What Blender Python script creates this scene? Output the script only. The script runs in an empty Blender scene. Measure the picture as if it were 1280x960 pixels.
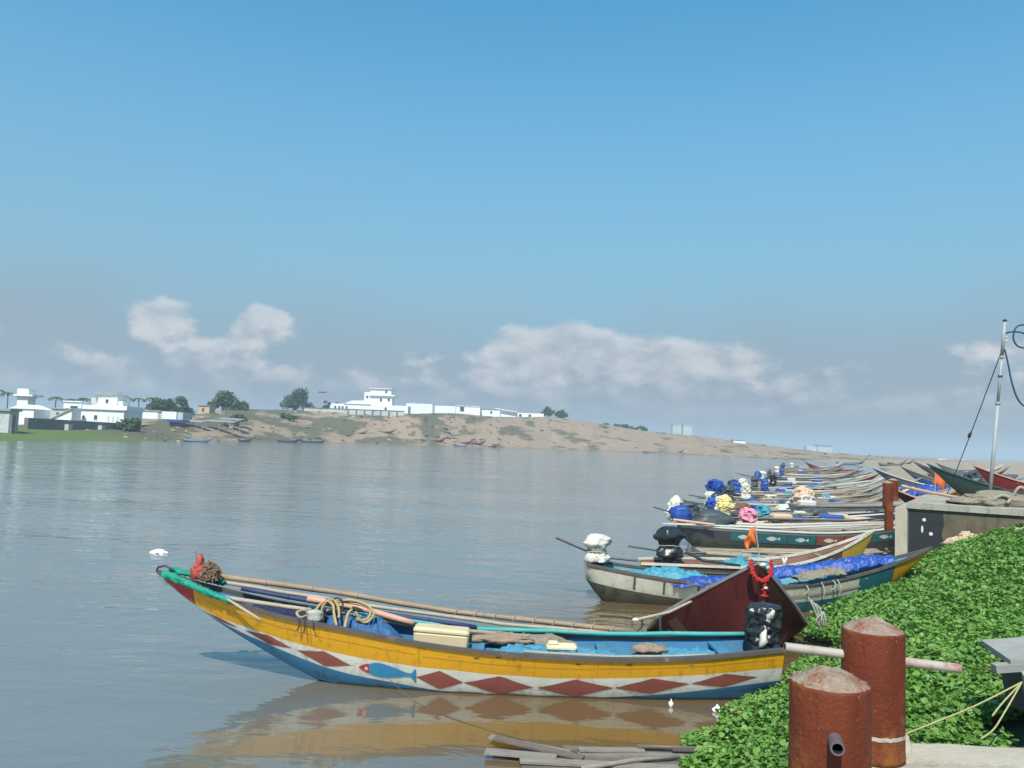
import bpy, math, random
import numpy as np
from mathutils import Vector, Matrix, noise as mn

rnd = random.Random(7)
R = math.radians
scene = bpy.context.scene
col = scene.collection

# ------------------------------------------------------------------ camera
cam_d = bpy.data.cameras.new("camera")
cam_d.sensor_width = 36.0
cam_d.lens = 36.0 * 1000 / 1280
cam_d.clip_start = 0.05
cam_d.clip_end = 20000
cam = bpy.data.objects.new("camera", cam_d)
col.objects.link(cam)
scene.camera = cam
pt, rl = R(4.05), R(2.1)
F = Vector((0, math.cos(pt), math.sin(pt)))
R0 = Vector((1, 0, 0)); U0 = Vector((0, -math.sin(pt), math.cos(pt)))
RV = R0 * math.cos(rl) + U0 * math.sin(rl)
UV = U0 * math.cos(rl) - R0 * math.sin(rl)
cam.matrix_world = Matrix(((RV.x, UV.x, -F.x, 0), (RV.y, UV.y, -F.y, 0), (RV.z, UV.z, -F.z, 3.57), (0, 0, 0, 1)))

# ------------------------------------------------------------------ light, sky, exposure
SUN_DIR = Vector((-0.22, -0.90, 1.15)).normalized()          # towards the sun
sun_el = math.asin(SUN_DIR.z); sun_az = math.atan2(SUN_DIR.x, SUN_DIR.y)
sd = bpy.data.lights.new("sun", 'SUN'); sd.energy = 3.9; sd.angle = R(0.53); sd.color = (1.0, 0.95, 0.88)
sun = bpy.data.objects.new("sun", sd); col.objects.link(sun)
sun.rotation_euler = SUN_DIR.to_track_quat('Z', 'Y').to_euler()

world = bpy.data.worlds.new("World"); scene.world = world; world.use_nodes = True
wt = world.node_tree; wt.nodes.clear()


class NT:
    """small helper to write node trees as expressions"""
    def __init__(s, tree): s.t = tree
    def node(s, kind, **kw):
        n = s.t.nodes.new(kind)
        for k, v in kw.items(): setattr(n, k, v)
        return n
    def put(s, sock, v):
        if v is None: return
        if isinstance(v, bpy.types.NodeSocket): s.t.links.new(v, sock)
        else: sock.default_value = v
    def m(s, op, a, b=None, c=None, clamp=False):
        n = s.node('ShaderNodeMath', operation=op, use_clamp=clamp)
        s.put(n.inputs[0], a); s.put(n.inputs[1], b); s.put(n.inputs[2], c)
        return n.outputs[0]
    def mix(s, f, a, b, blend='MIX'):
        n = s.node('ShaderNodeMix', data_type='RGBA', blend_type=blend)
        s.put(n.inputs[0], f)
        s.put(n.inputs[6], a if isinstance(a, bpy.types.NodeSocket) else (*a, 1))
        s.put(n.inputs[7], b if isinstance(b, bpy.types.NodeSocket) else (*b, 1))
        return n.outputs[2]
    def noise(s, vec, scale, detail=4, rough=0.55, dist=0.0):
        n = s.node('ShaderNodeTexNoise')
        s.put(n.inputs['Vector'], vec); s.put(n.inputs['Scale'], scale)
        n.inputs['Detail'].default_value = detail; n.inputs['Roughness'].default_value = rough
        n.inputs['Distortion'].default_value = dist
        return n.outputs[0]
    def step(s, v, lo, hi):
        n = s.node('ShaderNodeMapRange', interpolation_type='SMOOTHSTEP', clamp=True)
        s.put(n.inputs[0], v); s.put(n.inputs[1], lo); s.put(n.inputs[2], hi)
        return n.outputs[0]
    def comb(s, x, y, z):
        n = s.node('ShaderNodeCombineXYZ')
        for i, v in enumerate((x, y, z)): s.put(n.inputs[i], v)
        return n.outputs[0]
    def sep(s, v):
        n = s.node('ShaderNodeSeparateXYZ'); s.put(n.inputs[0], v)
        return n.outputs


w = NT(wt)
sky = w.node('ShaderNodeTexSky', sky_type='NISHITA', sun_disc=False)
sky.sun_elevation = sun_el; sky.sun_rotation = sun_az
sky.altitude = 0; sky.air_density = 1.0; sky.dust_density = 1.2; sky.ozone_density = 1.3
tc = w.node('ShaderNodeTexCoord')
dx, dy, dz = w.sep(tc.outputs['Generated'])
az = w.m('MULTIPLY', w.m('ARCTAN2', dx, dy), 57.2958)      # degrees, 0 = north (+Y)
el = w.m('MULTIPLY', w.m('ARCSINE', dz), 57.2958)
base = w.mix(1.0, sky.outputs[0], (0.36, 1.02, 1.08), 'MULTIPLY')
# clear air: a pale veil over the lower sky
veil = w.m('MULTIPLY', w.m('SUBTRACT', 1.0, w.step(el, 1.0, 34.0)), 0.92)
base = w.mix(veil, base, (1.50, 2.08, 2.58))
# cumulus bank near the horizon
cv = w.comb(az, w.m('MULTIPLY', el, 1.5), 3.7)
n_big = w.noise(cv, 0.085, 2, 0.5)
n_mid = w.noise(cv, 0.30, 8, 0.57, 0.1)
cv2 = w.comb(w.m('ADD', az, 0.7), w.m('ADD', w.m('MULTIPLY', el, 1.5), 1.1), 3.7)
n_mid2 = w.noise(cv2, 0.30, 8, 0.57, 0.1)


def lump(a0, e0, ra, re, amp):
    da = w.m('DIVIDE', w.m('SUBTRACT', az, a0), ra)
    de = w.m('DIVIDE', w.m('SUBTRACT', el, e0), re)
    q = w.m('ADD', w.m('MULTIPLY', da, da), w.m('MULTIPLY', de, de))
    return w.m('MULTIPLY', w.m('EXPONENT', w.m('MULTIPLY', q, -1.0)), amp)


prof = w.m('ADD', 5.2, w.m('MULTIPLY', w.m('SUBTRACT', n_big, 0.5), 5.0))     # height of the bank, degrees
dens = w.m('DIVIDE', w.m('SUBTRACT', prof, el), 4.2)
for L_ in [(-24.0, 7.4, 2.1, 1.4, 1.3), (-17.4, 7.6, 2.3, 1.4, 1.6), (2.8, 6.9, 4.6, 1.8, 1.45), (11.5, 6.2, 8.5, 1.5, 1.15), (31, 6.8, 3.6, 1.4, .95), (-32.5, 8.0, 1.6, .8, .7)]:
    dens = w.m('ADD', dens, lump(*L_))
dens = w.m('ADD', dens, w.m('MULTIPLY', w.m('SUBTRACT', n_mid, 0.5), 2.3))
cmask = w.step(dens, 0.02, 0.55)
soft = w.m('SUBTRACT', 1.0, w.step(el, 4.0, 15.0))
lit = w.m('MULTIPLY', w.step(el, 1.5, 8.0), 0.78)
lit = w.m('ADD', lit, w.m('MULTIPLY', w.m('SUBTRACT', n_mid, n_mid2), w.m('MULTIPLY', w.step(el, 0.5, 5.0), 2.4)))
lit = w.m('ADD', lit, w.m('MULTIPLY', w.m('SUBTRACT', 0.9, dens), w.m('MULTIPLY', w.step(el, 2.0, 6.0), 0.20)), clamp=True)
ccol = w.mix(lit, (1.56, 1.90, 2.32), (3.75, 3.78, 3.86))
cloud_f = w.m('MULTIPLY', cmask, w.m('ADD', 0.12, w.m('MULTIPLY', soft, 0.80)))
# thin high streaks
st = w.noise(w.comb(w.m('MULTIPLY', az, 0.16), w.m('MULTIPLY', w.m('ADD', el, w.m('MULTIPLY', az, 0.10)), 0.9), 1.2), 1.0, 4, 0.5)
streak = w.m('MULTIPLY', w.m('MULTIPLY', w.step(st, 0.60, 0.85), 0.16), w.m('MULTIPLY', w.step(el, 4, 9), w.m('SUBTRACT', 1.0, w.step(el, 14, 26))))
colr = w.mix(streak, base, (2.2, 2.75, 3.2))
low = w.m('MULTIPLY', w.m('SUBTRACT', 1.0, w.step(w.m('ADD', el, w.m('MULTIPLY', w.m('SUBTRACT', n_big, 0.5), 6.0)), 3.5, 12.0)), 0.86)
colr = w.mix(low, colr, (1.60, 1.98, 2.40))       # grey distance haze under the clouds
colr = w.mix(cloud_f, colr, ccol)
bg = w.node('ShaderNodeBackground'); bg.inputs[1].default_value = 0.122
wt.links.new(colr, bg.inputs[0])
wo = w.node('ShaderNodeOutputWorld'); wt.links.new(bg.outputs[0], wo.inputs[0])

vs = scene.view_settings
vs.view_transform = 'Standard'; vs.look = 'None'; vs.exposure = 0.65; vs.gamma = 1.0; vs.use_curve_mapping = False
scene.render.engine = 'CYCLES'
scene.cycles.use_denoising = True
scene.cycles.max_bounces = 6
scene.cycles.volume_bounces = 1

# ------------------------------------------------------------------ materials
MATS = {}
GRIME = (0.10, 0.085, 0.065)


def mat(name, c, rough=0.7, var=0.25, scale=3.0, dirt=None, dirt_amt=0.0, bump=0.0, bscale=20.0, spec=0.3, stretch=(1, 1, 1), metal=0.0, island=0.0, streak=0.0, chips=None, streak_scale=1.0):
    if name in MATS: return MATS[name]
    m = bpy.data.materials.new(name); m.use_nodes = True
    t = NT(m.node_tree); b = m.node_tree.nodes['Principled BSDF']
    tcn = t.node('ShaderNodeTexCoord')
    mp = t.node('ShaderNodeMapping'); mp.inputs['Scale'].default_value = stretch
    t.put(mp.inputs[0], tcn.outputs['Object'])
    v = mp.outputs[0]
    n1 = t.noise(v, scale, 6, 0.6)
    k = t.m('MULTIPLY_ADD', t.m('SUBTRACT', n1, 0.5), 2.2 * var, 1.0)
    if island:
        g = t.node('ShaderNodeNewGeometry')
        k = t.m('ADD', k, t.m('MULTIPLY', t.m('SUBTRACT', g.outputs['Random Per Island'], 0.5), island * 2))
    cc = t.mix(1.0, c, t.comb(k, k, k), 'MULTIPLY')
    if dirt:
        n2 = t.noise(v, scale * 0.7, 8, 0.68)
        n3 = t.noise(v, scale * 6, 4, 0.6)
        f = t.step(t.m('ADD', n2, t.m('MULTIPLY', t.m('SUBTRACT', n3, 0.5), 0.35)), 0.72 - 0.4 * dirt_amt, 0.80 - 0.15 * dirt_amt)
        cc = t.mix(t.m('MULTIPLY', f, 0.85), cc, dirt)
    if streak:
        sx_, sy_, sz_ = t.sep(tcn.outputs['Object'])
        sv = t.comb(t.m('MULTIPLY', sx_, 9.0 * streak_scale), t.m('MULTIPLY', sy_, 9.0 * streak_scale), t.m('MULTIPLY', sz_, 0.9 * streak_scale))
        f2 = t.m('MULTIPLY', t.step(t.noise(sv, 1.0, 5, 0.65), 0.50, 0.74), streak)
        cc = t.mix(f2, cc, t.mix(1.0, cc, (0.42, 0.36, 0.28), 'MULTIPLY'))
        f3 = t.m('MULTIPLY', t.step(t.noise(v, scale * 14, 3, 0.6), 0.66, 0.72), streak * 0.8)      # small scuffs
        cc = t.mix(f3, cc, chips or GRIME)
    t.put(b.inputs['Base Color'], cc)
    b.inputs['Roughness'].default_value = rough
    b.inputs['Specular IOR Level'].default_value = spec
    b.inputs['Metallic'].default_value = metal
    if bump:
        bn = t.node('ShaderNodeBump'); bn.inputs['Strength'].default_value = bump; bn.inputs['Distance'].default_value = 0.02
        t.put(bn.inputs['Height'], t.noise(v, bscale, 5, 0.6)); t.put(b.inputs['Normal'], bn.outputs[0])
    MATS[name] = m
    return m


M_yellow = mat('yellow_paint', (0.62, 0.295, 0.010), 0.5, 0.14, 1.6, (0.33, 0.17, 0.03), 0.34, 0.15, 14, 0.3, (1, 1, 3), streak=0.55, chips=(.22, .15, .08))
M_white = mat('white_paint', (0.60, 0.57, 0.50), 0.55, 0.16, 2.2, (0.30, 0.25, 0.18), 0.46, 0.15, 14, 0.3, (1, 1, 3), streak=0.6)
M_bluehull = mat('blue_hull_paint', (0.035, 0.16, 0.30), 0.55, 0.25, 2.0, (0.05, 0.07, 0.08), 0.45, 0.15, streak=0.5)
M_redtip = mat('red_paint', (0.33, 0.035, 0.028), 0.5, 0.2, 2.5, (0.18, 0.05, 0.03), 0.3, 0.1)
M_diamond = mat('oxide_red_paint', (0.24, 0.066, 0.05), 0.65, 0.3, 5, (0.30, 0.16, 0.12), 0.3, 0.1)
M_dkrail = mat('dark_rail_wood', (0.085, 0.068, 0.062), 0.6, 0.35, 4, (0.26, 0.17, 0.11), 0.35, 0.2, 30)
M_inblue = mat('interior_blue', (0.025, 0.12, 0.24), 0.6, 0.3, 3, (0.06, 0.08, 0.10), 0.55)
M_lightblue = mat('light_blue_paint', (0.045, 0.20, 0.33), 0.55, 0.3, 3, (0.10, 0.11, 0.11), 0.6, 0.2, 20)
M_bamboo = mat('bamboo', (0.27, 0.185, 0.12), 0.6, 0.3, 4, GRIME, 0.3, 0.1, 40)
M_palewood = mat('pale_wood', (0.34, 0.275, 0.205), 0.7, 0.3, 5, GRIME, 0.3, 0.2, 40)
M_pinkpole = mat('faded_pink_pole', (0.50, 0.27, 0.20), 0.6, 0.2, 4, GRIME, 0.25)
M_tealpole = mat('teal_pole', (0.05, 0.28, 0.26), 0.5, 0.25, 4, (0.28, 0.30, 0.27), 0.4)
M_net_green = mat('green_net', (0.015, 0.24, 0.16), 0.8, 0.45, 22, (0.02, 0.09, 0.07), 0.5, 0.6, 60)
M_rope = mat('straw_rope', (0.36, 0.255, 0.125), 0.85, 0.3, 20, None, 0, 0.4, 90)
M_ropegrey = mat('grey_rope', (0.30, 0.27, 0.23), 0.85, 0.4, 20, None, 0, 0.4, 90)
M_ropeyellow = mat('yellow_rope', (0.33, 0.30, 0.13), 0.85, 0.3, 20)
M_cream = mat('cream_plastic', (0.54, 0.42, 0.25), 0.5, 0.1, 3, (0.38, 0.27, 0.14), 0.3, 0.05, 10, 0.4)
M_foam = mat('foam', (0.62, 0.52, 0.33), 0.8, 0.2, 10, GRIME, 0.3)
M_black = mat('black_plastic_sheet', (0.020, 0.021, 0.024), 0.33, 0.3, 6, (0.32, 0.28, 0.22), 0.12, 0.3, 12, 0.6)
M_dry = mat('dry_flowers', (0.20, 0.125, 0.08), 0.9, 0.5, 30, None, 0, 0.5, 60)
M_redcloth = mat('red_cloth', (0.40, 0.02, 0.02), 0.8, 0.3, 12)
M_orange = mat('orange_cloth', (0.62, 0.13, 0.03), 0.8, 0.25, 8)
M_maroon = mat('maroon_hull', (0.098, 0.018, 0.017), 0.55, 0.3, 1.6, (0.045, 0.012, 0.012), 0.5, 0.2, 16, 0.2, streak=0.7, chips=(.16, .10, .08))
M_grail = mat('grey_rail', (0.22, 0.205, 0.19), 0.75, 0.35, 6, GRIME, 0.4, 0.3, 40)
M_weather = mat('weathered_white_hull', (0.50, 0.46, 0.38), 0.75, 0.25, 2.5, (0.16, 0.12, 0.08), 0.45, 0.2, 14, 0.2, (1, 1, 2), streak=0.55, chips=(.16, .07, .03))
M_olive = mat('olive_hull_bottom', (0.085, 0.08, 0.048), 0.7, 0.35, 3, (0.03, 0.03, 0.022), 0.5, 0.2)
M_brownhull = mat('brown_hull', (0.16, 0.072, 0.05), 0.65, 0.3, 2.5, (0.07, 0.035, 0.025), 0.45, 0.2)
M_mustard = mat('mustard_paint', (0.42, 0.25, 0.045), 0.6, 0.25, 3, GRIME, 0.35)
M_teal = mat('teal_hull', (0.018, 0.12, 0.13), 0.6, 0.3, 2.5, GRIME, 0.4)
M_green = mat('dark_green_hull', (0.04, 0.075, 0.065), 0.6, 0.3, 2.5, GRIME, 0.3)
M_wood = mat('weathered_wood', (0.27, 0.215, 0.165), 0.8, 0.4, 4, (0.09, 0.07, 0.05), 0.45, 0.3, 30, 0.2, (1, 4, 4))
M_greywood = mat('grey_weathered_wood', (0.27, 0.255, 0.235), 0.8, 0.3, 4, (0.10, 0.10, 0.10), 0.35, 0.4, 40, 0.2, (1, 5, 5))
M_tarp = mat('blue_tarp', (0.016, 0.058, 0.26), 0.5, 0.3, 4, (0.01, 0.03, 0.16), 0.3, 0.4, 8, 0.4)
M_turq = mat('turquoise_tarp', (0.05, 0.22, 0.29), 0.5, 0.25, 4, (0.03, 0.18, 0.25), 0.3, 0.4, 8)
M_whitebag = mat('white_sack', (0.52, 0.49, 0.42), 0.7, 0.25, 10, (0.33, 0.28, 0.2), 0.35, 0.5, 18)
M_yelbag = mat('yellow_bag', (0.62, 0.52, 0.20), 0.6, 0.2, 8, (0.55, 0.5, 0.4), 0.3, 0.5, 18)
M_dkgrey = mat('dark_grey_sheet', (0.05, 0.06, 0.068), 0.5, 0.4, 6, (0.11, 0.12, 0.13), 0.4, 0.5, 12)
M_pink = mat('pink_sack', (0.60, 0.22, 0.28), 0.7, 0.2, 6)
M_beige = mat('beige_sack', (0.52, 0.36, 0.25), 0.7, 0.2, 6)
M_shaft = mat('dark_steel', (0.035, 0.038, 0.042), 0.5, 0.3, 6, (0.12, 0.07, 0.04), 0.3, 0, 20, 0.4)
M_steel = mat('galvanised_steel', (0.30, 0.31, 0.31), 0.6, 0.2, 5, (0.25, 0.22, 0.19), 0.35, 0, 20, 0.4)
M_hose = mat('dark_blue_hose', (0.02, 0.06, 0.11), 0.5, 0.2, 5)
M_concrete = mat('concrete', (0.34, 0.305, 0.255), 0.9, 0.28, 2.2, (0.15, 0.13, 0.10), 0.55, 0.7, 30, 0.2, streak=0.5)
M_concdark = mat('stained_concrete', (0.13, 0.105, 0.07), 0.9, 0.45, 1.1, (0.05, 0.045, 0.04), 0.65, 0.6, 18, 0.2, streak=0.9, streak_scale=.5)
M_concpale = mat('pale_concrete', (0.40, 0.34, 0.27), 0.9, 0.25, 3, (0.18, 0.14, 0.10), 0.4, 0.6, 30, 0.2)
M_bitumen = mat('black_bitumen_paint', (0.022, 0.024, 0.028), 0.7, 0.4, 4, (0.10, 0.09, 0.08), 0.2, 0.3, 30)
M_rust = mat('rust_red_paint', (0.135, 0.029, 0.013), 0.6, 0.5, 4, (0.23, 0.085, 0.022), 0.66, 0.4, 60, 0.16, streak=0.7, chips=(0.30, 0.17, 0.10))
M_mortar = mat('bollard_cap_mortar', (0.33, 0.25, 0.19), 0.95, 0.4, 14, (0.24, 0.075, 0.040), 0.66, 1.0, 60, 0.1)
M_pipe = mat('white_painted_pipe', (0.36, 0.30, 0.26), 0.5, 0.25, 9, (0.24, 0.055, 0.04), 0.55, 0.1, 30, 0.4)
M_pipedk = mat('bare_pipe', (0.11, 0.085, 0.09), 0.45, 0.3, 14, (0.24, 0.18, 0.16), 0.3, 0.1, 30, 0.5)
M_bore = mat('pipe_bore', (0.012, 0.010, 0.010), 0.9, 0.1)
M_lime = mat('limewash', (0.70, 0.71, 0.70), 0.85, 0.08, 0.25, (0.45, 0.45, 0.43), 0.26, 0, 20, 0.2, streak=0.35, streak_scale=.12)
M_limedirty = mat('dirty_limewash', (0.42, 0.43, 0.42), 0.85, 0.25, 0.3, (0.20, 0.20, 0.19), 0.5, 0, 20, 0.2)
M_stone = mat('rubble_stone', (0.15, 0.145, 0.135), 0.9, 0.5, 1.2, (0.06, 0.06, 0.055), 0.45, 0, 20, 0.2)
M_roofgrey = mat('grey_roof', (0.26, 0.26, 0.25), 0.85, 0.2, 0.5)
M_dark = mat('dark_opening', (0.035, 0.038, 0.042), 0.6, 0.2, 1)
M_leafA = mat('tree_leaves', (0.040, 0.085, 0.030), 0.6, 0.3, 0.5, None, 0, 0, 20, 0.2, (1, 1, 1), 0, 0.45)
M_leafB = mat('tree_leaves_light', (0.075, 0.11, 0.035), 0.6, 0.3, 0.5, None, 0, 0, 20, 0.2, (1, 1, 1), 0, 0.4)
M_bark = mat('bark', (0.11, 0.085, 0.06), 0.9, 0.3, 2)
M_netpile = mat('brown_net', (0.23, 0.195, 0.145), 0.95, 0.45, 14, (0.11, 0.06, 0.05), 0.35, 1.0, 50, 0.1)
M_pinkstone = mat('pinkish_rubble', (0.48, 0.33, 0.23), 0.9, 0.25, 4, (0.30, 0.22, 0.15), 0.4, 0.5, 12)


def water_material():
    m = bpy.data.materials.new('river_water'); m.use_nodes = True
    t = NT(m.node_tree); b = m.node_tree.nodes['Principled BSDF']
    g = t.node('ShaderNodeNewGeometry'); px_, py_, pz_ = t.sep(g.outputs['Position'])
    mp = t.comb(px_, py_, 0.0)
    silt = t.noise(mp, 0.05, 3, 0.5)
    t.put(b.inputs['Base Color'], t.mix(silt, (0.142, 0.138, 0.122), (0.134, 0.136, 0.126))); wc = b.inputs['Base Color'].links[0].from_socket
    inshore = t.m('MULTIPLY', t.step(t.m('SUBTRACT', t.m('MULTIPLY', px_, 1.15), t.m('MULTIPLY', t.m('ABSOLUTE', t.m('SUBTRACT', py_, 11.5)), 0.55)), -6.5, 0.5), t.m('SUBTRACT', 1.0, t.step(py_, 16, 30)))
    t.put(b.inputs['Base Color'], t.mix(inshore, wc, (0.115, 0.074, 0.034)))   # silt stirred up in the shallows
    b.inputs['Roughness'].default_value = 0.06
    b.inputs['IOR'].default_value = 2.3
    b.inputs['Specular IOR Level'].default_value = 0.5
    # wind ripples: crests run across the view, calmer patches between them
    rx = t.comb(t.m('MULTIPLY', px_, 0.42), t.m('MULTIPLY_ADD', px_, 0.12, py_), 0.0)
    r1 = t.noise(rx, 2.6, 3, 0.5, 0.4)
    r3 = t.noise(t.comb(t.m('MULTIPLY', px_, 0.55), t.m('MULTIPLY_ADD', px_, -0.10, py_), 3.0), 1.35, 3, 0.5, 0.3)
    r2 = t.noise(rx, 0.75, 2, 0.5, 0.2)
    calm = t.step(t.noise(t.comb(t.m('MULTIPLY', px_, 0.35), py_, 0.0), 0.11, 3, 0.55), 0.36, 0.66)
    shelter = t.m('MAXIMUM', t.step(py_, 11.5, 15.0), t.m('SUBTRACT', 1.0, t.step(px_, -5.2, -2.2)))        # the water close to the bank lies in the lee
    amp = t.m('MULTIPLY', t.m('MULTIPLY_ADD', calm, 0.60, 0.45), t.m('MULTIPLY_ADD', shelter, 0.72, 0.28))
    h = t.m('MULTIPLY', t.m('ADD', t.m('ADD', t.m('MULTIPLY', r1, 0.045), t.m('MULTIPLY', r3, 0.055)), t.m('MULTIPLY', r2, t.m('MULTIPLY_ADD', t.step(py_, 30, 90), 0.26, 0.06))), amp)
    bn = t.node('ShaderNodeBump'); bn.inputs['Strength'].default_value = 1.0; bn.inputs['Distance'].default_value = 1.0
    t.put(bn.inputs['Height'], h); t.put(b.inputs['Normal'], bn.outputs[0])
    return m


def sand_material(name, kind):
    m = bpy.data.materials.new(name); m.use_nodes = True
    t = NT(m.node_tree); b = m.node_tree.nodes['Principled BSDF']
    g = t.node('ShaderNodeNewGeometry'); x, y, z = t.sep(g.outputs['Position']); pos = g.outputs['Position']
    b.inputs['Roughness'].default_value = 0.95; b.inputs['Specular IOR Level'].default_value = 0.1
    if kind == 'far':
        sq = t.comb(t.m('MULTIPLY', x, 0.6), t.m('MULTIPLY', y, 0.25), t.m('MULTIPLY', z, 1.6))
        n = t.noise(sq, 0.10, 8, 0.62)
        n2 = t.noise(sq, 0.45, 5, 0.65)
        sand = t.mix(n2, (0.325, 0.228, 0.16), (0.225, 0.158, 0.11))
        scrub = t.mix(n2, (0.070, 0.068, 0.040), (0.145, 0.120, 0.080))
        bias = t.m('MULTIPLY', t.step(x, -95.0, 20.0), 0.12)     # scrubbier upstream, barer dunes downstream
        f = t.m('MULTIPLY', t.step(t.m('ADD', n, bias), 0.51, 0.59), t.m('SUBTRACT', 1.0, t.m('MULTIPLY', t.step(n2, 0.55, 0.68), 0.5)))
        c = t.mix(f, scrub, sand)
        gr = t.m('MULTIPLY', t.m('SUBTRACT', 1.0, t.step(y, 190, 225)), t.m('SUBTRACT', 1.0, t.step(z, 1.9, 2.8)))
        c = t.mix(t.m('MULTIPLY', gr, 0.95), c, t.mix(n2, (0.075, 0.12, 0.025), (0.11, 0.14, 0.04)))
        wet = t.m('SUBTRACT', 1.0, t.step(z, 0.05, 0.5))
        c = t.mix(t.m('MULTIPLY', wet, 0.55), c, (0.13, 0.115, 0.085))
    else:
        n = t.noise(pos, 0.5, 7, 0.6); n2 = t.noise(pos, 6, 5, 0.6)
        c = t.mix(n, (0.34, 0.27, 0.20), (0.24, 0.19, 0.135))
        near = t.m('MULTIPLY', t.m('SUBTRACT', 1.0, t.step(y, 23.0, 25.0)), 1.0)
        c = t.mix(near, c, t.mix(n2, (0.03, 0.035, 0.018), (0.06, 0.05, 0.03)))
    t.put(b.inputs['Base Color'], c)
    return m


M_water = water_material()
M_far = sand_material('dune_ground', 'far')
M_beach = sand_material('beach_ground', 'near')


def leaf_material():
    m = bpy.data.materials.new('water_hyacinth_leaf'); m.use_nodes = True
    t = NT(m.node_tree); b = m.node_tree.nodes['Principled BSDF']
    g = t.node('ShaderNodeNewGeometry')
    k = g.outputs['Random Per Island']
    pos = t.noise(g.outputs['Position'], 0.8, 3, 0.5)
    c = t.mix(k, (0.080, 0.182, 0.027), (0.195, 0.34, 0.070))
    c = t.mix(t.m('MULTIPLY', t.step(k, 0.94, 0.96), 0.8), c, (0.30, 0.25, 0.10))
    c = t.mix(t.m('MULTIPLY', t.step(pos, 0.35, 0.7), 0.35), c, (0.065, 0.14, 0.03))
    t.put(b.inputs['Base Color'], c)
    b.inputs['Roughness'].default_value = 0.5; b.inputs['Specular IOR Level'].default_value = 0.3
    tr = t.node('ShaderNodeBsdfTranslucent'); t.put(tr.inputs[0], t.mix(1.0, c, (1.3, 1.5, 0.7), 'MULTIPLY'))
    ms = t.node('ShaderNodeMixShader'); ms.inputs[0].default_value = 0.22
    t.t.links.new(b.outputs[0], ms.inputs[1]); t.t.links.new(tr.outputs[0], ms.inputs[2])
    out = [n for n in m.node_tree.nodes if n.type == 'OUTPUT_MATERIAL'][0]
    t.t.links.new(ms.outputs[0], out.inputs[0])
    return m


M_hyacinth = leaf_material()


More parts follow.
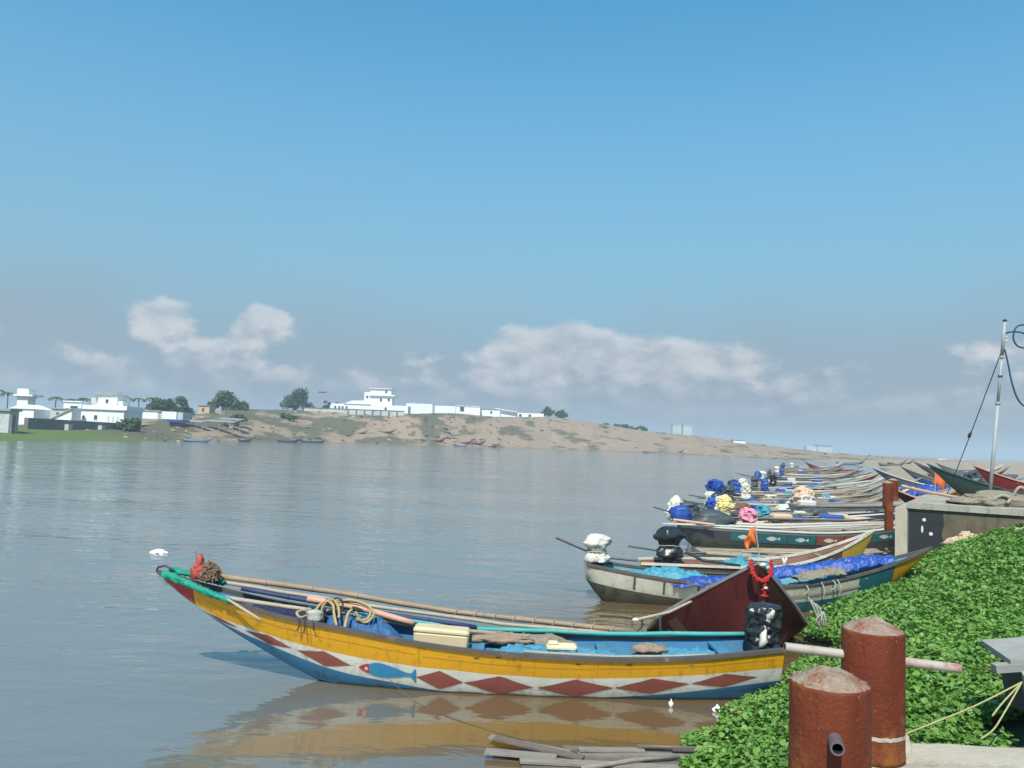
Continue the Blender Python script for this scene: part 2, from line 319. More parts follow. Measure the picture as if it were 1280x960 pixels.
# ------------------------------------------------------------------ mesh helpers
class MB:
    def __init__(s): s.v = []; s.f = []; s.mi = []
    def add(s, verts, faces, mi=0):
        o = len(s.v); s.v += [tuple(p) for p in verts]
        for f in faces: s.f.append(tuple(i + o for i in f)); s.mi.append(mi)
        return s
    def box(s, x0, x1, y0, y1, z0, z1, mi=0):
        v = [(x0, y0, z0), (x1, y0, z0), (x1, y1, z0), (x0, y1, z0), (x0, y0, z1), (x1, y0, z1), (x1, y1, z1), (x0, y1, z1)]
        return s.add(v, [(0, 3, 2, 1), (4, 5, 6, 7), (0, 1, 5, 4), (1, 2, 6, 5), (2, 3, 7, 6), (3, 0, 4, 7)], mi)
    def obox(s, c, ax, ay, az_, mi=0):
        c, ax, ay, az_ = map(Vector, (c, ax, ay, az_))
        v = [c + ax * a + ay * b + az_ * d for d in (-1, 1) for a, b in ((-1, -1), (1, -1), (1, 1), (-1, 1))]
        return s.add(v, [(0, 3, 2, 1), (4, 5, 6, 7), (0, 1, 5, 4), (1, 2, 6, 5), (2, 3, 7, 6), (3, 0, 4, 7)], mi)
    def tube(s, pts, r, n=8, mi=0, lump=0.0, seed=0, caps=True):
        pts = [Vector(p) for p in pts]; N = len(pts)
        rs = r if isinstance(r, (list, tuple)) else [r] * N
        up = Vector((0, 0, 1)); verts = []
        prev = None
        for i, p in enumerate(pts):
            d = (pts[min(i + 1, N - 1)] - pts[max(i - 1, 0)])
            if d.length < 1e-9: d = Vector((0, 0, 1))
            d.normalize()
            if prev is None:
                a = d.cross(up)
                if a.length < 1e-3: a = d.cross(Vector((1, 0, 0)))
            else:
                a = prev - d * prev.dot(d)
                if a.length < 1e-4: a = d.cross(up)
            a.normalize(); b = d.cross(a); prev = a
            for k in range(n):
                t = 2 * math.pi * k / n
                rr = rs[i]
                if lump: rr *= 1 + lump * mn.noise(Vector((p.x * 9 + math.cos(t) * 1.3 + seed, p.y * 9 + math.sin(t) * 1.3, p.z * 9)))
                verts.append(p + a * math.cos(t) * rr + b * math.sin(t) * rr)
        faces = [(i * n + k, i * n + (k + 1) % n, (i + 1) * n + (k + 1) % n, (i + 1) * n + k) for i in range(N - 1) for k in range(n)]
        if caps:
            faces.append(tuple(range(n - 1, -1, -1))); faces.append(tuple((N - 1) * n + k for k in range(n)))
        return s.add(verts, faces, mi)
    def lathe(s, prof, n=24, c=(0, 0, 0), mi=0):
        c = Vector(c); verts = [c + Vector((r * math.cos(2 * math.pi * k / n), r * math.sin(2 * math.pi * k / n), z)) for r, z in prof for k in range(n)]
        N = len(prof)
        faces = [(i * n + k, i * n + (k + 1) % n, (i + 1) * n + (k + 1) % n, (i + 1) * n + k) for i in range(N - 1) for k in range(n)]
        faces.append(tuple((N - 1) * n + k for k in range(n))); faces.append(tuple(range(n - 1, -1, -1)))
        return s.add(verts, faces, mi)
    def bag(s, c, prof, sx=1.0, sy=1.0, n=16, amp=0.18, seed=0, pleat=0, freq=3.0, mi=0, lean=(0, 0), rows=None):
        """crumpled sack: radius profile [(r,z)], pleated and creased"""
        rows = rows or max(len(prof), int(n * 0.8))
        cum = [0.0]
        for a, b in zip(prof[:-1], prof[1:]): cum.append(cum[-1] + math.hypot(b[0] - a[0], b[1] - a[1]))
        ts = np.linspace(0, cum[-1], rows)
        prof = list(zip(np.interp(ts, cum, [p[0] for p in prof]), np.interp(ts, cum, [p[1] for p in prof])))
        rm = max(p[0] for p in prof)
        c = Vector(c); verts = []; N = len(prof)
        for i, (r, z) in enumerate(prof):
            for k in range(n):
                t = 2 * math.pi * k / n
                q = Vector((math.cos(t) * r / rm * 1.3 + seed * 3.1, math.sin(t) * r / rm * 1.3, z / rm * 1.1))
                q += 0.35 * Vector((mn.noise(q * 1.3), mn.noise(q * 1.3 + Vector((9, 0, 0))), mn.noise(q * 1.3 + Vector((0, 9, 0)))))
                d = 1 + amp * (0.8 * mn.noise(q) + 1.0 * (0.3 - abs(mn.noise(q * 2.1))) + 0.7 * (0.3 - abs(mn.noise(q * 4.3))) + 0.35 * (0.3 - abs(mn.noise(q * 8.7))))
                if pleat: d *= 1 + 0.5 * amp * (0.6 - abs(math.sin(t * pleat * 0.5 + 2.6 * mn.noise(q))))
                verts.append(c + Vector((r * d * sx * math.cos(t) + lean[0] * z, r * d * sy * math.sin(t) + lean[1] * z, z + 0.35 * amp * rm * mn.noise(q * 1.7) * (1 if 0 < i else 0))))
        faces = [(i * n + k, i * n + (k + 1) % n, (i + 1) * n + (k + 1) % n, (i + 1) * n + k) for i in range(N - 1) for k in range(n)]
        faces.append(tuple((N - 1) * n + k for k in range(n))); faces.append(tuple(range(n - 1, -1, -1)))
        return s.add(verts, faces, mi)
    def build(s, name, mats, parent=None, smooth=False):
        me = bpy.data.meshes.new(name); me.from_pydata(s.v, [], s.f)
        if not isinstance(mats, (list, tuple)): mats = [mats]
        for m in mats: me.materials.append(m)
        me.polygons.foreach_set('material_index', s.mi)
        if smooth: me.polygons.foreach_set('use_smooth', [True] * len(s.f))
        me.update()
        o = bpy.data.objects.new(name, me); col.objects.link(o)
        if parent: o.parent = parent
        return o


def np_mesh(name, V, faces_n, idx, material, smooth=False):
    """V (n,3), idx flat loop indices of faces with faces_n corners each"""
    me = bpy.data.meshes.new(name)
    nf = len(idx) // faces_n
    me.vertices.add(len(V)); me.vertices.foreach_set('co', np.asarray(V, dtype=np.float32).ravel())
    me.loops.add(len(idx)); me.loops.foreach_set('vertex_index', np.asarray(idx, dtype=np.int32))
    me.polygons.add(nf)
    me.polygons.foreach_set('loop_start', np.arange(0, nf * faces_n, faces_n, dtype=np.int32))
    if smooth: me.polygons.foreach_set('use_smooth', np.ones(nf, dtype=bool))
    me.materials.append(material); me.update(calc_edges=True); me.validate()
    o = bpy.data.objects.new(name, me); col.objects.link(o)
    return o


def tag(o, label, cat, group=None, kind=None):
    if label: o['label'] = label
    if cat: o['category'] = cat
    if group: o['group'] = group
    if kind: o['kind'] = kind
    return o


def struct(o, kind='structure'):
    o['kind'] = kind; return o


def thing(name, label, cat, loc=(0, 0, 0), rz=0.0, group=None, ry=0.0, rx=0.0):
    o = bpy.data.objects.new(name, None); col.objects.link(o)
    o.empty_display_size = 0.2
    o.location = loc; o.rotation_euler = (rx, ry, rz)
    return tag(o, label, cat, group)


def interp(tab, x):
    xs = [a for a, _ in tab]; ys = [b for _, b in tab]
    return float(np.interp(x, xs, ys))


def smooth_interp(tab, x):
    """monotone cubic through the table"""
    n = len(tab)
    if x <= tab[0][0]: return tab[0][1]
    if x >= tab[-1][0]: return tab[-1][1]
    for i in range(n - 1):
        if tab[i][0] <= x <= tab[i + 1][0]:
            x0, y0 = tab[i]; x1, y1 = tab[i + 1]; h = x1 - x0
            def sl(j):
                if j == 0: return (tab[1][1] - tab[0][1]) / (tab[1][0] - tab[0][0])
                if j == n - 1: return (tab[-1][1] - tab[-2][1]) / (tab[-1][0] - tab[-2][0])
                a = (tab[j][1] - tab[j - 1][1]) / (tab[j][0] - tab[j - 1][0]); b = (tab[j + 1][1] - tab[j][1]) / (tab[j + 1][0] - tab[j][0])
                return 0.0 if a * b <= 0 and False else (a + b) / 2
            t = (x - x0) / h
            return (2 * t**3 - 3 * t**2 + 1) * y0 + (t**3 - 2 * t**2 + t) * h * sl(i) + (-2 * t**3 + 3 * t**2) * y1 + (t**3 - t**2) * h * sl(i + 1)


# ------------------------------------------------------------------ water
mb = MB(); mb.add([(-6000, -60, 0), (6000, -60, 0), (6000, 6000, 0), (-6000, 6000, 0)], [(0, 1, 2, 3)])
struct(mb.build('water', M_water))

# ------------------------------------------------------------------ near bank and beach (one sheet)
EDGE = [(-8, 1.3), (4, 1.6), (8.5, 2.3), (10.3, 2.75), (11.4, 3.5), (12.3, 4.3), (13.5, 4.9), (15.5, 5.7), (18.3, 7.3), (21.5, 9.6), (25, 12.5), (30, 14), (38, 18), (52, 25), (80, 36), (115, 50), (140, 62), (170, 80), (205, 98), (261, 110), (328, 122), (420, 200), (800, 420)]


def edge_x(y): return interp(EDGE, y)


def bank_z(s, y):
    k = np.clip((y - 22.0) / 6.0, 0, 1)
    near = 1.22 * (1 - np.exp(-np.maximum(s, 0) * 0.36 / 1.22 * 1.15)) + 0.05 * np.clip(s - 1.5, 0, 8)
    far = 1.15 * (1 - np.exp(-np.maximum(s, 0) * 0.09))
    near = near * (1 + 0.55 * np.clip((y - 16.0) / 6.0, 0, 1))
    z = near * (1 - k) + far * k
    return np.where(s < 0, s * 0.35, z)


ys = np.concatenate([np.arange(-8, 30, 0.35), np.geomspace(30, 800, 90)])
ss = np.concatenate([[-1.5, -0.6], np.arange(0, 6, 0.3), np.geomspace(6, 900, 40)])
V = []
for y in ys:
    xe = edge_x(y)
    for s in ss:
        zz = float(bank_z(s, y)) + (0.06 * mn.noise(Vector(((xe + s) * 0.6, y * 0.6, 0))) + 0.5 * max(0, min(1, (s - 20) / 60)) * mn.noise(Vector(((xe + s) * 0.02, y * 0.02, 4.0)))) * min(1, max(0.0, s))
        V.append((xe + s, y, zz))
ns = len(ss)
idx = [a for i in range(len(ys) - 1) for j in range(ns - 1) for a in (i * ns + j, i * ns + j + 1, (i + 1) * ns + j + 1, (i + 1) * ns + j)]
struct(np_mesh('river_bank_ground', V, 4, idx, M_beach, True))

# ------------------------------------------------------------------ far shore: grass, scrub slope and dunes
FAR = [(-94.2, 60, -120, 70, 0.9, -170, 90, 2.0), (-94.2, 125, -113.2, 150, 0.9, -151.1, 200, 2.0), (-93, 138, -111.4, 165, 1.3, -138.5, 205, 2.5), (-92.6, 146, -111.2, 175, 1.4, -136.7, 215, 2.8),
       (-93.2, 168, -108.4, 195, 1.7, -133.5, 240, 3.6), (-92.7, 195, -104.7, 220, 2.1, -131.2, 275, 5.3), (-91.3, 225, -101.7, 250, 3.5, -126.4, 310, 8.5),
       (-89, 265, -101.2, 300, 5.5, -118.5, 350, 13.1), (-81.5, 318, -88.8, 345, 6.8, -103.4, 400, 14.9), (-64.4, 345, -69, 368, 7.2, -75, 398, 14.6),
       (-42.1, 360, -44.6, 380, 7.5, -47.3, 400, 15.3), (-28.6, 372, -30.4, 392, 7.4, -32.6, 415, 16.8), (-6.7, 390, -7.3, 412, 7.7, -8.4, 450, 16.6),
       (22.1, 420, 23.7, 452, 6.6, 26.4, 512, 19.7), (43.6, 425, 46, 450, 4.7, 53.9, 530, 17.6), (63.4, 390, 69.8, 430, 2.6, 90.6, 560, 14),
       (86.8, 358, 101.7, 420, 2.2, 135.5, 560, 11.2), (100.8, 345, 122.7, 420, 1.7, 157.6, 540, 8.1), (117.7, 325, 144.8, 400, 1.6, 188.2, 520, 4.6),
       (135, 320, 168.7, 400, 1.3, 219.4, 520, 2.4), (170, 330, 230, 400, 1.0, 300, 520, 1.2)]
FA = np.array(FAR); K = len(FA); per = 14
V = []; ncol = (K - 1) * per + 1; rows = np.concatenate([np.linspace(0, 1, 22), np.linspace(1.06, 2.2, 12)])
for c in range(ncol):
    u = c / per; i = min(int(u), K - 2); t = u - i; t = t * t * (3 - 2 * t) * 0.5 + t * 0.5
    a = FA[i] * (1 - t) + FA[i + 1] * t
    S = np.array([a[0], a[1], 0.0]); Mi = a[2:5]; Rg = a[5:8]
    for r_ in rows:
        if r_ <= 0.45: q = r_ / 0.45; P = S * (1 - q) + Mi * q; P[2] = Mi[2] * (0.75 * q + 0.25 * q * q)
        elif r_ <= 1.0: q = (r_ - 0.45) / 0.55; P = Mi * (1 - q) + Rg * q; P[2] = Mi[2] + (Rg[2] - Mi[2]) * (q * (2 - q) * 0.6 + q * 0.4)
        else:
            q = r_ - 1.0; P = Rg + (Rg - S) / max(1e-6, np.linalg.norm((Rg - S)[:2])) * q * 160; P[2] = Rg[2] - 1.2 * q
        amp = min(1.0, r_ * 2.2) * (0.35 if P[1] < 230 else 1.0) * (1 if r_ < 0.93 else 0.25)
        P[2] += amp * (0.9 * mn.noise(Vector((P[0] * 0.06, P[1] * 0.05, 1))) + 0.45 * mn.noise(Vector((P[0] * 0.2, P[1] * 0.15, 2))) + 0.25 * mn.noise(Vector((P[0] * 0.6, P[1] * 0.4, 3))))
        if r_ == 0: P[2] = -0.15
        V.append(tuple(P))
nr = len(rows)
idx = [a for i in range(ncol - 1) for j in range(nr - 1) for a in (i * nr + j, i * nr + j + 1, (i + 1) * nr + j + 1, (i + 1) * nr + j)]
struct(np_mesh('far_shore_ground', V, 4, idx, M_far, True))


def far_z(x, y):
    """height of the far shore under a point (nearest mesh vertex)"""
    A = far_z.A
    return float(A[np.argmin((A[:, 0] - x) ** 2 + (A[:, 1] - y) ** 2), 2])


far_z.A = np.array(V)

# surf line on the sea beach beyond the sand
mb = MB()
for k in range(26):
    x = 300 + k * 22 + rnd.uniform(-6, 6); L_ = rnd.uniform(8, 24); y = 806 + rnd.uniform(-3, 22); h = rnd.uniform(0.5, 1.5)
    mb.tube([(x + L_ * q, y + 3 * mn.noise(Vector((x + q * 3, 0, 0))), 0.1 * h) for q in np.linspace(0, 1, 7)], [0.1 * h] + [h * (0.6 + 0.5 * rnd.random()) for _ in range(5)] + [0.1], 6)
o = mb.build('surf_foam', mat('sea_foam', (0.75, 0.78, 0.80), 0.9, 0.1), None, True); struct(o, 'stuff')

# ------------------------------------------------------------------ boats
NS_BAND = 3


class Hull:
    """stations along x; section y = b*((z-zk)/(zg-zk))**p"""
    def __init__(s, xs, b, zk, z2, z1, zg, p):
        s.xs = xs; s.b = b; s.zk = zk; s.z2 = z2; s.z1 = z1; s.zg = zg; s.p = p; s.deck = None
    def half(s, x, z):
        zk, zg = s.zk(x), s.zg(x)
        t = max(0.0, min(1.0, (z - zk) / max(1e-5, zg - zk)))
        return s.b(x) * t ** s.p(x)
    def outer(s, mats_fn, stern_x):
        mb = MB(); rows = 2 * NS_BAND + 2 + 1
        ring = []
        for x in s.xs:
            zk, zg = s.zk(x), s.zg(x); z1 = min(max(s.z1(x), zk + 1e-3), zg - 1e-3); z2 = min(max(s.z2(x), zk + 5e-4), z1 - 5e-4)
            zl = [zk, zk + (z2 - zk) * 0.3, z2] + [z2 + (z1 - z2) * k / NS_BAND for k in range(1, NS_BAND + 1)] + [z1 + (zg - z1) * k / NS_BAND for k in range(1, NS_BAND + 1)]
            ring.append([(s.half(x, z), z) for z in zl])
        m = len(ring[0]); verts = []; faces = []; mis = []
        for sgn in (-1, 1):
            o = len(verts)
            for x, rg in zip(s.xs, ring): verts += [(x, sgn * y, z) for y, z in rg]
            for i in range(len(s.xs) - 1):
                for j in range(m - 1):
                    band = 0 if j < 2 else (1 if j < 2 + NS_BAND else 2)
                    faces.append((o + i * m + j, o + (i + 1) * m + j, o + (i + 1) * m + j + 1, o + i * m + j + 1))
                    mis.append(mats_fn((s.xs[i] + s.xs[i + 1]) / 2, band))
        mb.v = verts; mb.f = faces; mb.mi = mis
        # transom
        e = 0 if abs(s.xs[0] - stern_x) < abs(s.xs[-1] - stern_x) else len(s.xs) - 1
        tv = [(s.xs[e], -y, z) for y, z in ring[e]][::-1] + [(s.xs[e], y, z) for y, z in ring[e]][1:]
        mb.add(tv, [tuple(range(len(tv)))], mats_fn(s.xs[e], 3))
        return mb
    def inner(s, floor, th=0.04, frac=1.0):
        mb = MB(); verts = []; m = 7
        n = len(s.xs)
        for x in s.xs:
            zg = s.zg(x) - 0.012; zf = min(max(floor, s.zk(x) + 0.10), zg - 0.004)
            if s.deck and (x - s.xs[0]) / (s.xs[-1] - s.xs[0]) > s.deck: zf = max(zf, zg - 0.07)
            row = []
            for q in (0, 0.5, 1.0):
                z = zg + (zf - zg) * q
                row.append((max(0.003, s.half(x, z) - th), z))
            yb, zb = row[-1]
            pts = [(-a, z) for a, z in row] + [(0, zb)] + [(a, z) for a, z in row[::-1]]
            verts += [(x, a, z) for a, z in pts]
        faces = [(i * m + j, (i + 1) * m + j, (i + 1) * m + j + 1, i * m + j + 1) for i in range(n - 1) for j in range(m - 1)]
        return mb.add(verts, faces)
    def rail(s, sgn, wd=0.035, ht=0.035, out=0.012):
        mb = MB(); n = len(s.xs); verts = []
        for x in s.xs:
            b = s.b(x); zg = s.zg(x)
            yo = b + out; yi = max(0.0, b - wd * 2)
            verts += [(x, sgn * yo, zg - ht), (x, sgn * yo, zg + ht * 0.6), (x, sgn * yi, zg + ht * 0.6), (x, sgn * yi, zg - ht)]
        faces = [(i * 4 + k, i * 4 + (k + 1) % 4, (i + 1) * 4 + (k + 1) % 4, (i + 1) * 4 + k) for i in range(n - 1) for k in range(4)]
        faces += [(0, 1, 2, 3), tuple((n - 1) * 4 + k for k in (3, 2, 1, 0))]
        return mb.add(verts, faces)
    def thwart(s, x, drop=0.10, wd=0.11, th=0.018):
        z = s.zg(x) - drop; h = s.half(x, z) - 0.02
        mb = MB(); mb.box(x - wd, x + wd, -h, h, z - th, z + th); return mb
    def patch(s, cols, sgn, off=0.005, rowsn=4):
        """cols: list of (x, zlo, zhi) on the outer skin"""
        mb = MB(); verts = []
        for x, lo, hi in cols:
            for k in range(rowsn + 1):
                z = lo + (hi - lo) * k / rowsn
                verts.append((x, sgn * (s.half(x, z) + off), z))
        m = rowsn + 1
        faces = [(i * m + j, (i + 1) * m + j, (i + 1) * m + j + 1, i * m + j + 1) for i in range(len(cols) - 1) for j in range(rowsn)]
        return mb.add(verts, faces)


def generic_hull(L, B, zst, zmid, zbow, band1=0.20, band2=0.42, draft=0.22, nst=26, fine=2.3, stemlen=0.32):
    xs = [0, L * .015, L * .035, L * .06] + [L * (.09 + .91 * (1 - (1 - q) ** 1.25)) for q in np.linspace(0, 1, nst)]
    um = 0.42
    def zg(x):
        u = x / L
        return zmid + (zbow - zmid) * max(0, (u - um) / (1 - um)) ** 2.1 + (zst - zmid) * max(0, (um - u) / um) ** 1.8
    def b(x):
        u = x / L
        if u > um: return max(0.006, B / 2 * (1 - ((u - um) / (1 - um)) ** fine))
        return B / 2 * (1 - 0.38 * ((um - u) / um) ** 2)
    def zk(x):
        u = x / L
        q = max(0, (u - (1 - stemlen)) / stemlen); st = max(0.0, (0.09 - u) / 0.09)
        return -draft + (zbow - 0.03 + draft) * q ** 1.35 + st ** 1.5 * (draft + zst * 0.55)
    p = lambda x: 0.42 + 0.5 * max(0, (x / L - 0.5) / 0.5) ** 1.2
    return Hull(xs, b, zk, lambda x: zg(x) - band2 * (1 + 0.6 * (x / L) ** 2), lambda x: zg(x) - band1 * (1 + 0.5 * (x / L) ** 2), zg, p)


def make_boat(name, label, L, B, zst, zmid, zbow, mats, loc, rz, group=None, interior=None, rail=None, thwarts=4, tip=None, hullkw={}, cat='boat', ry=0.0, floor=0.10, rx=0.0, transom=None, hull=None, tipband=2):
    """mats = (bottom, middle strake, top strake)"""
    h = hull or generic_hull(L, B, zst, zmid, zbow, **hullkw); h.deck = 0.72
    root = thing(name, label, cat, loc, rz, group, ry, rx)
    ml = list(mats) + ([tip[1]] if tip else [mats[2]]) + [transom or mats[1]]
    def fn(x, band):
        if band == 3: return 4
        if tip and band >= tipband and x / L > tip[0]: return 3
        return band
    h.outer(fn, 0).build('hull', ml, root, True)
    h.inner(floor).build('inner_lining', interior or M_wood, root, True)
    for sg in (-1, 1): h.rail(sg).build('gunwale', rail or M_grail, root)
    for k in range(thwarts):
        h.thwart(L * (0.12 + 0.66 * k / max(1, thwarts - 1))).build('thwart', M_wood, root)
    return root, h


def add_motor(root, at, cover_mat, seed, h=0.75, r=0.24, shaft=1.5, shaft_dir=-1, detail=14, tilt=0.28, second=None):
    """long-tail engine under a tied sheet, with its propeller shaft"""
    x, y, z = at
    e = MB(); e.box(x - 0.16, x + 0.16, y - 0.10, y + 0.10, z - 0.02, z + 0.22).build('engine_mount', M_shaft, root)
    v_ = seed % 3; r *= (.95, .95, 1.0)[v_]
    prof = [(r * 0.55, 0.02), (r * 1.0, 0.06 * h), (r * (1.05, .9, .95)[v_], 0.22 * h), (r * (0.78, .88, .70)[v_], 0.40 * h), (r * (.95, 1.0, .82)[v_], 0.52 * h), (r * (1.08, .98, 1.12)[v_], 0.70 * h), (r * (1.0, .85, .95)[v_], 0.88 * h), (r * 0.55, 0.98 * h), (r * 0.1, 1.0 * h)]
    mb = MB(); mb.bag((x, y, z + 0.08), prof, 1.15, 0.9, detail + 6, 0.42, seed, 7)
    c = mb.build('motor_cover', cover_mat, root, detail > 15)
    rc = r * .86; MB().tube([(x + rc * 1.15 * math.cos(a), y + rc * .92 * math.sin(a), z + .08 + .41 * h + .012 * math.sin(3 * a)) for a in np.linspace(0, 6.283, 15)], .014, 5, 0, 0, 0, False).build('tie_cord', M_ropegrey, c)
    if second:
        mb = MB(); mb.bag((x + 0.02, y, z + 0.12 + 0.80 * h), [(r * 0.5, 0), (r * 0.78, 0.09), (r * 0.72, 0.22), (r * 0.3, 0.32), (0.02, 0.34)], 1.1, .9, detail + 4, 0.38, seed + 5, 7)
        mb.build('motor_cover', second, root, detail > 15)
    ln = shaft
    mb = MB(); mb.tube([(x + 0.95, y, z + 0.30 - 0.30 * tilt), (x + 0.1, y, z + 0.22), (x - ln, y, z + 0.22 + ln * tilt)], 0.026, 6)
    mb.build('propeller_shaft', M_shaft, root)


# ---------- the yellow boat (bow to the left of the photograph)
YC = 11.9
gun = [(-5.08, 1.47), (-4.38, 1.26), (-3.36, 1.02), (-2.09, 0.85), (-0.75, 0.69), (0.8, 0.62), (2.46, 0.65), (3.95, 0.79)]
zy1 = [(-5.08, 1.43), (-4.48, 1.01), (-3.33, 0.68), (-2.09, 0.47), (-0.74, 0.36), (0.81, 0.31), (2.48, 0.39), (3.95, 0.52)]
zy2 = [(-5.08, 1.41), (-4.25, 0.86), (-3.31, 0.51), (-2.35, 0.23), (-1.51, 0.11), (-0.73, 0.02), (0.83, -0.01), (1.98, 0.07), (2.67, 0.15), (3.95, 0.33)]
zyk = [(-5.08, 1.40), (-4.35, 0.90), (-3.7, 0.52), (-2.56, -0.03), (-2.0, -0.16), (0.0, -0.22), (2.5, -0.16), (3.95, 0.02)]
hb = [(-5.08, 0.015), (-4.7, 0.10), (-4.0, 0.26), (-3.0, 0.44), (-1.8, 0.58), (-0.4, 0.65), (1.2, 0.66), (2.6, 0.60), (3.95, 0.48)]
yx = list(np.linspace(-5.08, 3.95, 110))
YH = Hull(yx, lambda x: smooth_interp(hb, x), lambda x: smooth_interp(zyk, x), lambda x: smooth_interp(zy2, x), lambda x: smooth_interp(zy1, x) + .008 * mn.noise(Vector((x * 2.3, 0, 0))) + .004 * mn.noise(Vector((x * 9, 0, 0))), lambda x: smooth_interp(gun, x),
          lambda x: 0.42 + 0.45 * max(0, (-1.0 - x) / 4.1))
yb = thing('fishing_boat', 'yellow wooden fishing boat with white band of red diamonds and a painted fish', 'boat', (0, YC, 0))
YH.outer(lambda x, band: 4 if band == 3 else (3 if (x < -4.47 and band == 2) else band), 3.95).build('hull', [M_bluehull, M_white, M_yellow, M_redtip, M_bluehull], yb, True)
YH.inner(0.16).build('inner_lining', M_inblue, yb, True)
for sg in (-1, 1): YH.rail(sg, 0.03, 0.032, 0.016).build('gunwale', M_dkrail, yb)
for x in (-3.0, -1.9, -0.35, 0.55, 1.5, 2.4, 3.2): YH.thwart(x, 0.09, 0.09).build('thwart', M_lightblue if x > -1 else M_inblue, yb)
for x in (-0.1, 0.15, 1.0, 1.95, 2.8):      # boards laid between the thwarts
    z = YH.zg(x) - 0.14; hw = YH.half(x, z) - 0.05
    mb = MB(); mb.box(x - 0.40, x + 0.40, -hw, hw, z - 0.012 - 0.004 * x, z + 0.006 - 0.004 * x); mb.build('deck_board', M_lightblue, yb)
mb = MB()
for sg in (1,): mb.tube([(-5.10, 0, 1.46), (-5.09, 0, 1.53), (-4.98, 0, 1.56), (-4.86, 0, 1.50), (-4.84, 0, 1.44)], 0.017, 8)
mb.build('stem_cap', M_shaft, yb, True)
DIA = [(-4.12, .28), (-3.36, .36), (-2.52, .40), (-0.86, .33), (-0.03, .485), (1.04, .53), (2.11, .525), (3.13, .47)]
for cx, hw in DIA:
    cols_ = []
    for k in range(13):
        x = cx + hw * (k / 6 - 1); q = max(0.006, (1 - abs(k / 6 - 1)) * (0.45 + .03 * mn.noise(Vector((cx * 3, 0, 0)))) + .022 * mn.noise(Vector((x * 7, cx, 0))))
        a, b_ = YH.z2(x), YH.z1(x); a = max(a, YH.zk(x) + 0.01)
        cols_.append((x, a + (b_ - a) * (0.5 - q), a + (b_ - a) * (0.5 + q)))
    for sg in (-1, 1): YH.patch(cols_, sg).build('painted_diamond', M_diamond, yb, True)
# painted fish
M_fish = mat('fish_blue_paint', (0.03, 0.20, 0.36), 0.6, 0.25, 6, None, 0)
M_fishred = mat('fish_head_paint', (0.42, 0.03, 0.03), 0.6, 0.2, 6)
def fishcols(prof, x0, x1, zc):
    return [(x0 + (x1 - x0) * q, zc(x0 + (x1 - x0) * q) + lo, zc(x0 + (x1 - x0) * q) + hi) for q, lo, hi in prof]
zc = lambda x: 0.28 - 0.085 * (x + 1.6)
for sg in (-1, 1):
    fish = YH.patch(fishcols([(0, -.075, .075), (.12, -.10, .105), (.25, -.105, .115), (.38, -.10, .10), (.5, -.085, .085), (.65, -.062, .06), (.8, -.035, .03), (.9, -.028, .022), (.95, -.055, .04), (1, -.10, .10), (1.03, -.115, -.05 + .14)], -1.86, -1.21, zc), sg, 0.008).build('painted_fish', M_fish, yb)
    YH.patch(fishcols([(0, -.006, .006), (.4, -.04, .045), (.75, -.065, .068), (1, -.074, .076)], -2.01, -1.862, zc), sg, 0.008, 3).build('painted_head', M_fishred, fish)
    YH.patch(fishcols([(0, -.012, .012), (.5, -.03, .03), (1, -.012, .012)], -1.925, -1.875, zc), sg, 0.011, 2).build('painted_eye', mat('fish_eye_paint', (0.6, 0.5, 0.45), 0.6), fish)
# scum line at the water
M_scum = mat('scum_line', (0.11, 0.085, 0.05), .7, .4, 12)
for sg in (-1, 1): YH.patch([(x, -.03, .022 + .02 * mn.noise(Vector((x * 3, 0, 0))) + .012 * mn.noise(Vector((x * 11, 0, 0)))) for x in np.linspace(-2.35, 3.9, 140)], sg, .009, 1).build('scum_line', M_scum, yb, True)
# thin dark brown lines for plank seams and butt joints of the strakes
M_seam = mat('dark_seam', (0.20, 0.10, 0.02), .8, .3, 6)
for q0, q1, fr in ((-4.3, -1.2, .52), (-1.1, 1.3, .47), (1.35, 3.85, .50)):
    for sg in (-1, 1): YH.patch([(x, YH.z1(x) + (YH.zg(x) - YH.z1(x)) * fr - .002, YH.z1(x) + (YH.zg(x) - YH.z1(x)) * fr + .002 + .001 * mn.noise(Vector((x * 5, 0, 0)))) for x in np.linspace(q0, q1, 40)], sg, .004, 1).build('plank_seam', M_seam, yb, True)
for x in (-2.7, -1.15, .45, 1.33, 2.95):
    for sg in (-1, 1): YH.patch([(x - .002, YH.z1(x), YH.zg(x) - .04), (x + .002, YH.z1(x), YH.zg(x) - .04)], sg, .004, 4).build('plank_joint', M_seam, yb)
# scuffs and drain slots along the yellow strake
for x, dz in ((-0.35, -.10), (1.05, -.085), (1.75, -.08), (2.62, -.09), (-0.05, -.06)):
    z = YH.zg(x) + dz
    YH.patch([(x - .035, z - .008, z + .008), (x + .035, z - .008, z + .008)], -1, 0.006, 1).build('drain_slot', M_shaft if x != 2.62 else M_palewood, yb)
# stern motor in a black sheet
mot = MB(); mot.bag((3.80, 0.05, 0.66), [(0.10, 0.0), (.17, .03), (.20, .12), (.185, .2), (.20, .26), (.21, .36), (.205, .46), (.215, .56), (.19, .63), (.12, .66), (.02, .665)], 1.12, 0.95, 56, 0.34, 3, 9, 6.5, 0, (0.05, 0), 44)
mc = mot.build('motor_cover', M_black, yb, True)
mb = MB(); mb.tube([(3.70 + .02 * k, -0.13 - .075 * math.sin(k * .9), 0.72 + .062 * k) for k in range(10)], [.02, .05, .06, .055, .05, .058, .05, .05, .04, .02], 8, 0, 0.6)
mb.build('torn_lining', M_whitebag, mc, True)
mb = MB(); mb.box(3.62, 3.97, -0.12, 0.16, 0.44, 0.74).build('engine_mount', M_shaft, yb)

